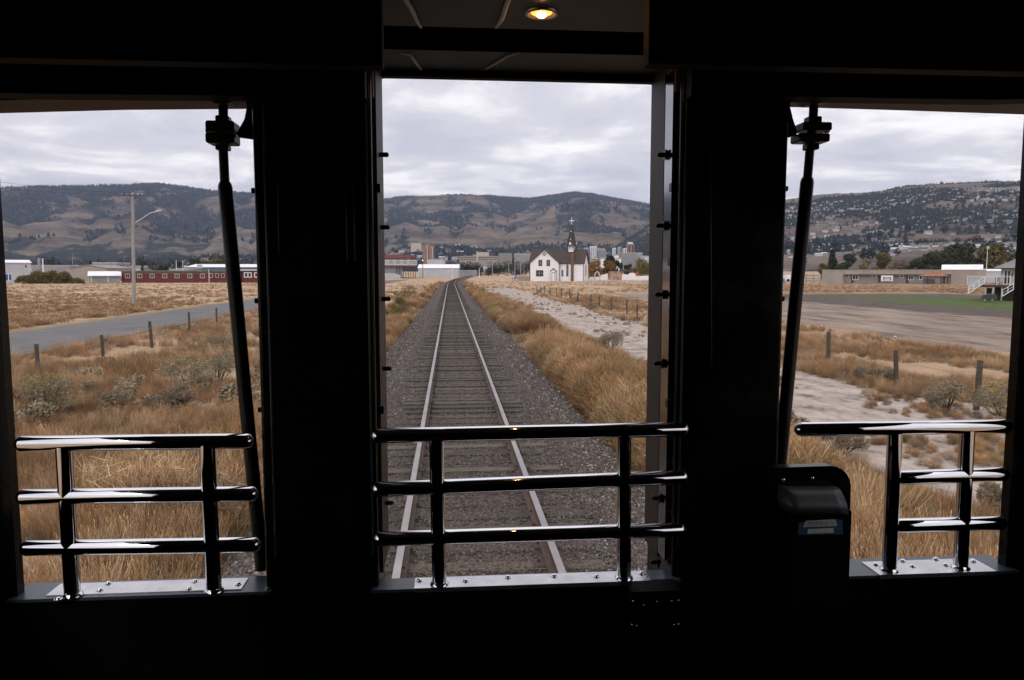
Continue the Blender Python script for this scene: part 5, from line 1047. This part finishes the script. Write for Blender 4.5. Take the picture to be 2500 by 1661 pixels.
# pillars (deep)
kp('pillar', M['car'], lambda m: (m.box(lx1+.012, cx0-.012, YW, 2.535, FL, 3.6), m.tube([(lx1+.012, YW+.012, FL), (lx1+.012, YW+.012, 3.5)], .012, 8), m.tube([(cx0-.012, YW+.012, FL), (cx0-.012, YW+.012, 3.5)], .012, 8)))
kp('pillar', M['car'], lambda m: (m.box(cx1+.012, rx0-.012, YW, 2.535, FL, 3.6), m.tube([(rx0-.012, YW+.012, FL), (rx0-.012, YW+.012, 3.5)], .012, 8), m.tube([(cx1+.012, YW+.012, FL), (cx1+.012, YW+.012, 3.5)], .012, 8)))
kp('corner_post', M['car'], lambda m: m.box(-HW, lx0, YW, 2.235, FL, 3.6)); kp('corner_post', M['car'], lambda m: m.box(rx1, HW, YW, 2.235, FL, 3.6))
# jamb linings of the centre opening
zt = W(1256, 200, 2.53).z
kp('jamb', M['jamb'], lambda m: m.box(cx1-.004, cx1+.008, 2.36, 2.52, sill_z, 3.5)); kp('jamb_track', M['jamb2'], lambda m: m.box(cx1-.003, cx1+.008, 2.275, 2.355, sill_z+.02, 3.33))
kp('jamb', M['jamb'], lambda m: m.box(cx0-.008, cx0+.004, 2.30, 2.52, sill_z, 3.5))
for xa_, xb_, zt_ in ((cx1+.013, cx1+.018, 3.33), (cx0-.018, cx0-.013, 3.33), (lx1+.03, lx1+.035, ztop_l)): kp('edge_highlight', M['carteal'], lambda m, xa_=xa_, xb_=xb_, zt_=zt_: m.tube([((xa_+xb_)/2, YW-.001, 1.9), ((xa_+xb_)/2, YW-.001, zt_)], .0035, 8))  # teal strips stand in for the highlight along the pillar edges
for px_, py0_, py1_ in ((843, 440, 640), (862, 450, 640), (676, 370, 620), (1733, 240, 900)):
    kp('seam_highlight', M['carteal'], lambda m: m.tube([W(px_, py0_, YW-.001), W(px_+3, (py0_+py1_)/2, YW-.001), W(px_+5, py1_, YW-.001)], [.0008, .002, .0008], 8))  # tapered teal tubes drawn as highlight lines on the pillars
# lower walls and sills
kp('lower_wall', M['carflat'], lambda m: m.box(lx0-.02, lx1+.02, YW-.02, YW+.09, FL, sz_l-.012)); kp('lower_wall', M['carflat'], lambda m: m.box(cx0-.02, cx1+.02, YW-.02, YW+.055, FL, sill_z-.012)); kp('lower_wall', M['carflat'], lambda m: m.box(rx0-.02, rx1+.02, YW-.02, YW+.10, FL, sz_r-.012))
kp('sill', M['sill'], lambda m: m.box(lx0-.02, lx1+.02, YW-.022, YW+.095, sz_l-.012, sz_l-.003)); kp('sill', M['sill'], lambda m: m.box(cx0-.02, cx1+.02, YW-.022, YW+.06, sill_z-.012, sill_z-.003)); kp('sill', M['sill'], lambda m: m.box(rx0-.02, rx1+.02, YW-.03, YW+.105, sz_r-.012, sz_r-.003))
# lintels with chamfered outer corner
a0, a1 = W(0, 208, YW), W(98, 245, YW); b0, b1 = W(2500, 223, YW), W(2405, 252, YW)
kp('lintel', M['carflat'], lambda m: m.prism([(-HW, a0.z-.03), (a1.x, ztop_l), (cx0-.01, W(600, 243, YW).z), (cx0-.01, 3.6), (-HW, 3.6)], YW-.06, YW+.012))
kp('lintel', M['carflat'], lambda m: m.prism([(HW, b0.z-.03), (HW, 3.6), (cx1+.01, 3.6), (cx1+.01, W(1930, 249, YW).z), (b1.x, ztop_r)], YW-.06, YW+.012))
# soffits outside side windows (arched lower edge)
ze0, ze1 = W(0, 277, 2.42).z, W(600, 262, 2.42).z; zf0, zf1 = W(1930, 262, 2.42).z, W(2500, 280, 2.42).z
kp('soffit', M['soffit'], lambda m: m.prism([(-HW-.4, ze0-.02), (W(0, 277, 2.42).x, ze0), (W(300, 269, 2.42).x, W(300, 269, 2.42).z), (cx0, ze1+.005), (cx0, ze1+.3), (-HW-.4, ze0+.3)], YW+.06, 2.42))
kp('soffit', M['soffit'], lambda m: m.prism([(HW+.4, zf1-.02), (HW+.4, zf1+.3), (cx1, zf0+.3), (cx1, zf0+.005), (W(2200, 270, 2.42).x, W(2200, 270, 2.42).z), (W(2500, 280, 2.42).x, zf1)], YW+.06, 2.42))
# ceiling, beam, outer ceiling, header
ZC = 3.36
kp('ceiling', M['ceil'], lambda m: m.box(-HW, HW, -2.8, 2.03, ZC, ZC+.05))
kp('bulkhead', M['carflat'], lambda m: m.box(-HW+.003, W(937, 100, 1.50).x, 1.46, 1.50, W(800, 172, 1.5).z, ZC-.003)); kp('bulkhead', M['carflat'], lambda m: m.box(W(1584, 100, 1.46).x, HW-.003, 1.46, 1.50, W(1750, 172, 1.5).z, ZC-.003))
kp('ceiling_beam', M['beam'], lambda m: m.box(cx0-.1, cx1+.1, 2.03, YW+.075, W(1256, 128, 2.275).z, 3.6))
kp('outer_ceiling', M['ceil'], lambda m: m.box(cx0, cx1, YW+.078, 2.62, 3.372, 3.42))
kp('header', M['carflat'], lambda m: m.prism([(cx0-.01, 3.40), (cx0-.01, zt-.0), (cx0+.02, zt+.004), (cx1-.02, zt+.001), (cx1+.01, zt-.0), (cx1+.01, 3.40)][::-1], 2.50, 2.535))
for px in (1062, 1238, 1413): kp('latch', M['dark'], lambda m, px=px: m.tube([(W(px, 178, 2.5).x, 2.497, zt+.02), (W(px, 178, 2.5).x, 2.497, zt+.052)], [.012, .006], 8))
# thin pale tubes modelled in place of reflections in the glossy ceiling
def cpt(px, py, z): d = ray(px, py); t = (z-CAM.z)/d.z; return CAM+d*t
kp('ceiling_reflection', M['trim'], lambda m: m.tube([cpt(985, -10, ZC-.006), cpt(1005, 22, ZC-.006), cpt(1018, 52, ZC-.006), cpt(1028, 68, ZC-.006)], [.006, .006, .005, .003], 8))
kp('ceiling_reflection', M['trim'], lambda m: m.tube([cpt(1246, -10, ZC-.006), cpt(1236, 14, ZC-.006), cpt(1226, 45, ZC-.006), cpt(1211, 68, ZC-.006)], [.006, .006, .006, .003], 8))
kp('ceiling_reflection', M['trim'], lambda m: m.tube([cpt(975, 130, 3.368), cpt(1002, 134, 3.368), cpt(1012, 150, 3.368), cpt(1028, 170, 3.368)], [.002, .004, .005, .003], 8))
kp('ceiling_reflection', M['trim'], lambda m: m.tube([cpt(1270, 129, 3.368), cpt(1240, 137, 3.368), cpt(1210, 155, 3.368), cpt(1184, 169, 3.368)], [.002, .004, .005, .003], 8))
# enclosure: floor, back, sides with door windows
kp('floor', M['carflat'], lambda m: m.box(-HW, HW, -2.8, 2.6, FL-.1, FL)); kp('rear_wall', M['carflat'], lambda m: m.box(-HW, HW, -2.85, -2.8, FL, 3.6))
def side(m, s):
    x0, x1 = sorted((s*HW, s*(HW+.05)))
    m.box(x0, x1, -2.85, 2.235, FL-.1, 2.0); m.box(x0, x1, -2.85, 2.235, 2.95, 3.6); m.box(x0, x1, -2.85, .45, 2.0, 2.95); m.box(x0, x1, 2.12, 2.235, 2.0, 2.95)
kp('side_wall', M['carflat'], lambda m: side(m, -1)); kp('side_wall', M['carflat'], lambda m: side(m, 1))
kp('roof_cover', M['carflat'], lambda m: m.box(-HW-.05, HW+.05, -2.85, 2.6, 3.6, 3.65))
# clamp studs on the jambs
for px, py in ((1611, 375), (1611, 550), (1609, 720), (1607, 890), (1605, 1222), (1603, 1380)):
    p_ = W(px+26, py, 2.3); kp('clamp_stud', M['dark'], lambda m, z=p_.z: (m.tube([(cx1, 2.33, z), (cx1-.028, 2.33, z)], .0075, 10), m.dome((cx1-.028, 2.33, z), .0075, .006, (-1, 0, 0)), m.box(cx1-.012, cx1-.006, 2.315, 2.345, z-.014, z+.014)))
for px, py in ((1636, 458), (1636, 640), (1636, 985)): p_ = W(px, py, 2.25); kp('clamp_nut', M['dark'], lambda m, z=p_.z: m.box(cx1-.014, cx1, 2.238, 2.262, z-.012, z+.012))
for px, py in ((930, 378), (930, 555), (932, 730), (934, 900), (940, 1228)):
    p_ = W(px, py, 2.4); kp('clamp_stud', M['dark'], lambda m, z=p_.z: (m.tube([(cx0, 2.4, z), (cx0+.026, 2.4, z)], .0075, 10), m.dome((cx0+.026, 2.4, z), .0075, .006, (1, 0, 0))))
for py in (460, 1000): p_ = W(925, py, 2.3); kp('clamp_nut', M['dark'], lambda m, z=p_.z: m.box(cx0, cx0+.014, 2.29, 2.32, z-.012, z+.012))
for px, py in ((628, 465), (633, 735), (637, 1002)): p_ = W(px, py, 2.21); kp('clamp_nut', M['dark'], lambda m, p_=p_: m.tube([(lx1+.004, 2.22, p_.z), (lx1-.010, 2.22, p_.z)], .008, 8))
for px, py in ((1912, 460), (1911, 730)): p_ = W(px, py, 2.21); kp('clamp_nut', M['dark'], lambda m, p_=p_: m.tube([(rx0-.004, 2.22, p_.z), (rx0+.008, 2.22, p_.z)], .008, 8))
for px, py in ((655, 1443),): p_ = W(px, py, 2.17); kp('sill_corner_cap', M['carteal'], lambda m, p_=p_: m.dome((p_.x, 2.17, p_.z), .012, .012, (0, -1, 0)))

# guard rails
def guard(label, bars, ups, plate, rivets, z, yb, group='chrome guard rails'):
    c = W(plate[0][0], plate[0][1], YW); e0 = tag(empty('guard_rail', (c.x, yb, z)), label, 'guard rail', group); o = Vector(e0.location); r = .0225
    for (xa, ya, xb, yb_) in bars:
        A = W(xa, ya, yb); B = W(xb, yb_, yb); d = (B-A).normalized()*r; mb = MB(); mb.tube([A-d*0-o, (A+B)/2-o, B-o], r, 24, round_end=True); mb.build('crossbar', M['chrome'], e0)
    for (xa, ya, xb, yb_) in ups:
        A = W(xa, ya, yb); B = W(xb, yb_, yb); B.z = z; mb = MB(); mb.tube([A-o, A.lerp(B, .5)-o, B-o], r*.98, 24, caps=False); mb.build('upright', M['chrome'], e0)
        mb = MB(); mb.tube([B-o+Vector((0, 0, .0)), B-o+Vector((0, 0, .004)), B-o+Vector((0, 0, .009))], [r+.006, r+.005, r], 24); mb.build('weld_collar', M['chrome'], e0)
    xs0, xs1, yy0, yy1 = plate[1]; pl = MB(); pl.box(xs0-o.x, xs1-o.x, yy0-o.y, yy1-o.y, -.003, 0); pl.box(xs0-o.x, xs1-o.x, yy0-.004-o.y, yy0-o.y, -.013, 0)
    P_ = pl.build('base_plate', M['plate'], e0)
    for px, py in rivets: q = cpt(px, py, z); mb = MB(); mb.tube([q-o, q-o+Vector((0, 0, .0015))], .0105, 14); mb.dome(q-o+Vector((0, 0, .0015)), .0085, .006); mb.build('rivet', M['chrome'], P_)
PL = (cpt(112, 1454, sz_l), cpt(580, 1451, sz_l), cpt(149, 1421, sz_l), cpt(602, 1415, sz_l))
guard('left chrome guard rail of three crossbars on a riveted sill plate', [(36, 1084, 619, 1077), (40, 1214, 630, 1206), (49, 1339, 636, 1330)], [(155, 1090, 177, 1450), (505, 1085, 523, 1442)],
      ((112, 1454), (PL[0].x, PL[1].x, max(PL[0].y, PL[1].y)+.004, (PL[2].y+PL[3].y)/2)), [(142, 1464), (264, 1425), (244, 1441), (475, 1420), (461, 1438), (581, 1427)], sz_l, 2.19)
PC = (cpt(1012, 1428, sill_z), cpt(1585, 1409, sill_z))
guard('centre chrome guard rail of three long crossbars reflecting an orange lamp', [(905, 1065, 1682, 1048), (907, 1196, 1680, 1165), (911, 1317, 1675, 1293)], [(1065, 1071, 1073, 1425), (1523, 1066, 1523, 1407)],
      ((1012, 1428), (PC[0].x, PC[1].x, 2.178, 2.252)), [(1024, 1418), (1137, 1419), (1240, 1410), (1353, 1407), (1456, 1408), (1566, 1401)], sill_z, 2.2)
PR = (cpt(2147, 1403, sz_r), cpt(2412, 1391, sz_r), cpt(2376, 1363, sz_r), cpt(2108, 1369, sz_r))
guard('right chrome guard rail whose lower crossbars start at its left upright', [(1940, 1049, 2470, 1041), (2185, 1167, 2463, 1157), (2180, 1284, 2456, 1277)], [(2185, 1057, 2171, 1389), (2362, 1050, 2345, 1384)],
      ((2147, 1403), (min(PR[0].x, PR[3].x), max(PR[1].x, PR[2].x), min(PR[0].y, PR[1].y), PR[2].y)), [(2139, 1379), (2204, 1370), (2228, 1383), (2285, 1366), (2309, 1380), (2376, 1371)], sz_r, 2.2)

# struts
def strut(label, rodx, boxes, knob, cyl, gusset, ys):
    p0 = W(*rodx[0], ys); e0 = tag(empty('gas_strut', (p0.x, ys, p0.z)), label, 'strut', 'slanting struts beside the side windows'); o = Vector(e0.location)
    mb = MB(); mb.tube([W(x, y, ys)-o for x, y in rodx], .0135, 14); mb.build('rod', M['dark'], e0)
    for (xa, ya, xb, yb_) in boxes:
        A = W(xa, ya, ys)-o; B = W(xb, yb_, ys)-o; mb = MB(); x0, x1 = A.x, B.x; z0, z1 = B.z, A.z; hd = min(.03, (x1-x0)/2*.8); c = .15*(z1-z0)
        mb.prism([(x0+c, z0), (x1-c, z0), (x1, z0+c), (x1, z1-c), (x1-c, z1), (x0+c, z1), (x0, z1-c), (x0, z0+c)], -hd, hd); mb.build('clamp_block', M['dark'], e0)
    A = W(knob[0], knob[1], ys)-o; B = W(knob[2], knob[1], ys)-o; mb = MB(); mb.tube([A, B], .007, 10, round_end=True); mb.build('clamp_bolt', M['dark'], e0)
    mb = MB(); r = .0205; P = [W(x, y, ys+(.02 if i else 0))-o for i, (x, y) in enumerate(cyl)]; d = (P[0]-P[1]).normalized(); mb.tube([P[0]+d*.012, P[0], P[0]-d*.01]+P[1:], [r*.55, r*.9, r]+[r]*(len(P)-1), 20); mb.build('cylinder', M['dark'], e0)
    mb = MB(); mb.prism([((W(x, y, ys)-o).x, (W(x, y, ys)-o).z) for x, y in gusset][::-1], -.006, .006); mb.build('bracket', M['dark'], e0)
strut('left black slanting strut with a clamp hanging beside the left window', [(545, 240), (545, 366), (549, 450)], [(529, 284, 562, 304), (509, 299, 579, 326), (509, 328, 580, 354), (529, 355, 561, 368)], (501, 320, 520), [(549, 450), (595, 930), (640, 1390)], [(600, 240), (604, 262), (598, 292), (578, 328), (584, 336), (640, 344), (640, 240)], 2.31)
strut('right black slanting strut with a clamp hanging beside the right window', [(1988, 240), (1985, 290), (1977, 370), (1971, 440)], [(1969, 286, 2000, 303), (1950, 302, 2019, 323), (1941, 329, 2014, 350), (1965, 351, 1994, 367)], (2010, 320, 2026), [(1971, 438), (1940, 757), (1903, 1150)], [(1905, 240), (1905, 341), (1942, 332), (1944, 322), (1934, 292), (1926, 258), (1932, 240)], 2.31)
# hood-like anchors at the top of both struts
for px in (548, 1988): kp('strut_anchor', M['dark'], lambda m, px=px: m.prism([((W(px+dx, y, 2.3)).x, W(px+dx, y, 2.3).z) for dx, y in ((-42, 238), (42, 238), (22, 256), (-18, 258))], 2.27, 2.33))

# instrument box at lower right
YB = 2.12
eb = tag(empty('instrument_box', W(1990, 1400, YB)), 'black wall box with a curved hood and a blue sticker below the right window', 'instrument box'); o = Vector(eb.location)
def ob(px, py, y=YB): q = W(px, py, y)-o; return (q.x, q.z)
ol = [(1880, 1147), (2037, 1142)]+[(2037+49*math.sin(R(a)), 1191-49*math.cos(R(a))) for a in (18, 36, 54, 72, 90)]+[(2085, 1230), (2079, 1400), (2079, 1500), (1880, 1500)]
mb = MB(); mb.prism([ob(*p) for p in ol][::-1], .02, .055); mb.build('back_plate', M['car'], eb)
# curved hood: quarter-cylinder sweeping down and out
prof = [(1186, .015), (1190, -.012), (1200, -.038), (1215, -.058), (1232, -.070), (1244, -.074), (1252, -.066), (1256, -.045)]
vs = []; xl = [1909, 1915, 1922, 1928, 1930, 1932, 1932, 1932]; xr = [2038, 2046, 2054, 2062, 2068, 2071, 2071, 2071]; nseg = 6
for i, (py, dy) in enumerate(prof):
    for j in range(nseg+1): t_ = j/nseg; px = xl[i]*(1-t_)+xr[i]*t_; q = W(px, py, YB+dy)-o; vs.append(q)
for i, (py, dy) in enumerate(prof): vs.append(W(xl[i], py, YB+dy)-o+Vector((0, -dy+.02, 0)))
for i, (py, dy) in enumerate(prof): vs.append(W(xr[i], py, YB+dy)-o+Vector((0, -dy+.02, 0)))
n1_ = nseg+1; B0 = len(prof)*n1_; B1 = B0+len(prof)
fs = [(i*n1_+j, (i+1)*n1_+j, (i+1)*n1_+j+1, i*n1_+j+1) for i in range(len(prof)-1) for j in range(nseg)]+[(i*n1_, B0+i, B0+i+1, (i+1)*n1_) for i in range(len(prof)-1)]+[(i*n1_+nseg, (i+1)*n1_+nseg, B1+i+1, B1+i) for i in range(len(prof)-1)]
mb = MB(); mb.add(vs, fs, 0, True); hood = mb.build('hood', M['plastic'], eb)
A_ = W(1932, 1252, YB-.045)-o; B_ = W(2070, 1480, YB-.045)-o; mb = MB(); mb.box(A_.x, B_.x, -.045, .019, B_.z, A_.z); mb.build('casing', M['carflat'], eb)
ys_ = YB-.047
def qd(pts, y): q = [W(px, py, y)-o for px, py in pts]; return q
def plate_(name, pts, m, y, par): mb = MB(); mb.prism([((W(px, py, y)-o).x, (W(px, py, y)-o).z) for px, py in pts], y-o.y-.0012, y-o.y); return mb.build(name, m, par)
s1 = plate_('sticker', [(1948, 1306), (2058, 1305), (2056, 1270), (2050, 1268), (1950, 1276)][::1], M['sticker'], ys_, eb)
s2 = plate_('label_top', [(1960, 1287), (2044, 1284), (2039, 1268), (1967, 1272)], M['paper'], ys_-.002, s1); s3 = plate_('label_bottom', [(1971, 1303), (2035, 1301), (2034, 1289), (1972, 1292)], M['paper'], ys_-.002, s1)
mb = MB()
for k in range(17):
    px = 1969+k*4.1; wd_ = random.choice((.6, 1.1, 1.6)); q = W(px, 1280, ys_-.0035)-o; q2 = W(px+wd_, 1273.5, ys_-.0035)-o; q3 = W(px, 1283.5-(k*.1), ys_-.0035)-o; mb.box(q.x, q2.x, q.y-.0003, q.y, q3.z, q2.z)
mb.build('print', M['ink'], s2)
for px, py in ((1912, 1171), (1983, 1167)): q = W(px, py, YB+.02)-o; mb = MB(); mb.tube([q+Vector((0, .002, 0)), q-Vector((0, .003, 0))], .006, 10); mb.dome(q-Vector((0, .003, 0)), .005, .003, (0, -1, 0)); mb.build('screw', M['chrome'], eb)
# clear-fronted junction box low centre right
ej = tag(empty('junction_box', W(1602, 1530, 2.1)), 'small dark junction box with bright screws under the centre sill', 'junction box'); o = Vector(ej.location)
A = W(1542, 1446, 2.1)-o; B = W(1662, 1532, 2.1)-o; mb = MB(); mb.box(A.x, B.x, 0, .085, B.z, A.z); mb.build('casing', M['carflat'], ej)
mb = MB(); mb.box(A.x+.006, B.x-.006, -.006, -.001, B.z+.006, A.z-.006); mb.build('cover', M['car'], ej)
for px, py in ((1546, 1469), (1604, 1470), (1640, 1468), (1661-4, 1467), (1543, 1527), (1555, 1532-3), (1646, 1527), (1657, 1525), (1572, 1479)): q = W(px, py, 2.09)-o; q.y = -.007; mb = MB(); mb.dome(q, .0028, .003, (0, -1, 0)); mb.build('screw', M['chrome'], ej)
# downlight
lc = cpt(1322, 31, ZC); el_ = tag(empty('ceiling_downlight', lc), 'glowing orange recessed downlight in the dark ceiling', 'ceiling light')
mb = MB(); n = 28; vs = []
for r_, z_ in ((.041, .001), (.040, -.005), (.034, -.006), (.026, .0)):
    for k in range(n): a = 2*math.pi*k/n; vs.append((r_*math.cos(a), r_*math.sin(a), z_))
mb.add(vs, [(i*n+k, i*n+(k+1) % n, (i+1)*n+(k+1) % n, (i+1)*n+k) for i in range(3) for k in range(n)], 0, True); mb.build('ring', M['brass'], el_)
mb = MB(); mb.dome((0, 0, -.001), .0262, .004, (0, 0, -1), 24); mb.build('reflector', M['reflector'], el_); mb = MB(); mb.dome((0, 0, -.004), .013, .008, (0, 0, -1), 14); mb.build('bulb', M['bulb'], el_)

# ================================================================ AIR
hz = MB(); hz.box(-7500, 7500, -500, 7200, -3.5, 760); ho = hz.build('haze', []) if False else None
me = bpy.data.meshes.new('haze'); me.from_pydata(hz.v, [], hz.f); ho = bpy.data.objects.new('haze', me); COL.objects.link(ho); ho['kind'] = 'stuff'
hm = bpy.data.materials.new('haze'); hm.use_nodes = True; t = hm.node_tree; t.nodes.clear(); oo = t.nodes.new('ShaderNodeOutputMaterial'); pv = t.nodes.new('ShaderNodeVolumePrincipled')
pv.inputs['Color'].default_value = (.54, .60, .87, 1); pv.inputs['Density'].default_value = .000072; pv.inputs['Anisotropy'].default_value = 0
t.links.new(pv.outputs[0], oo.inputs['Volume']); me.materials.append(hm)
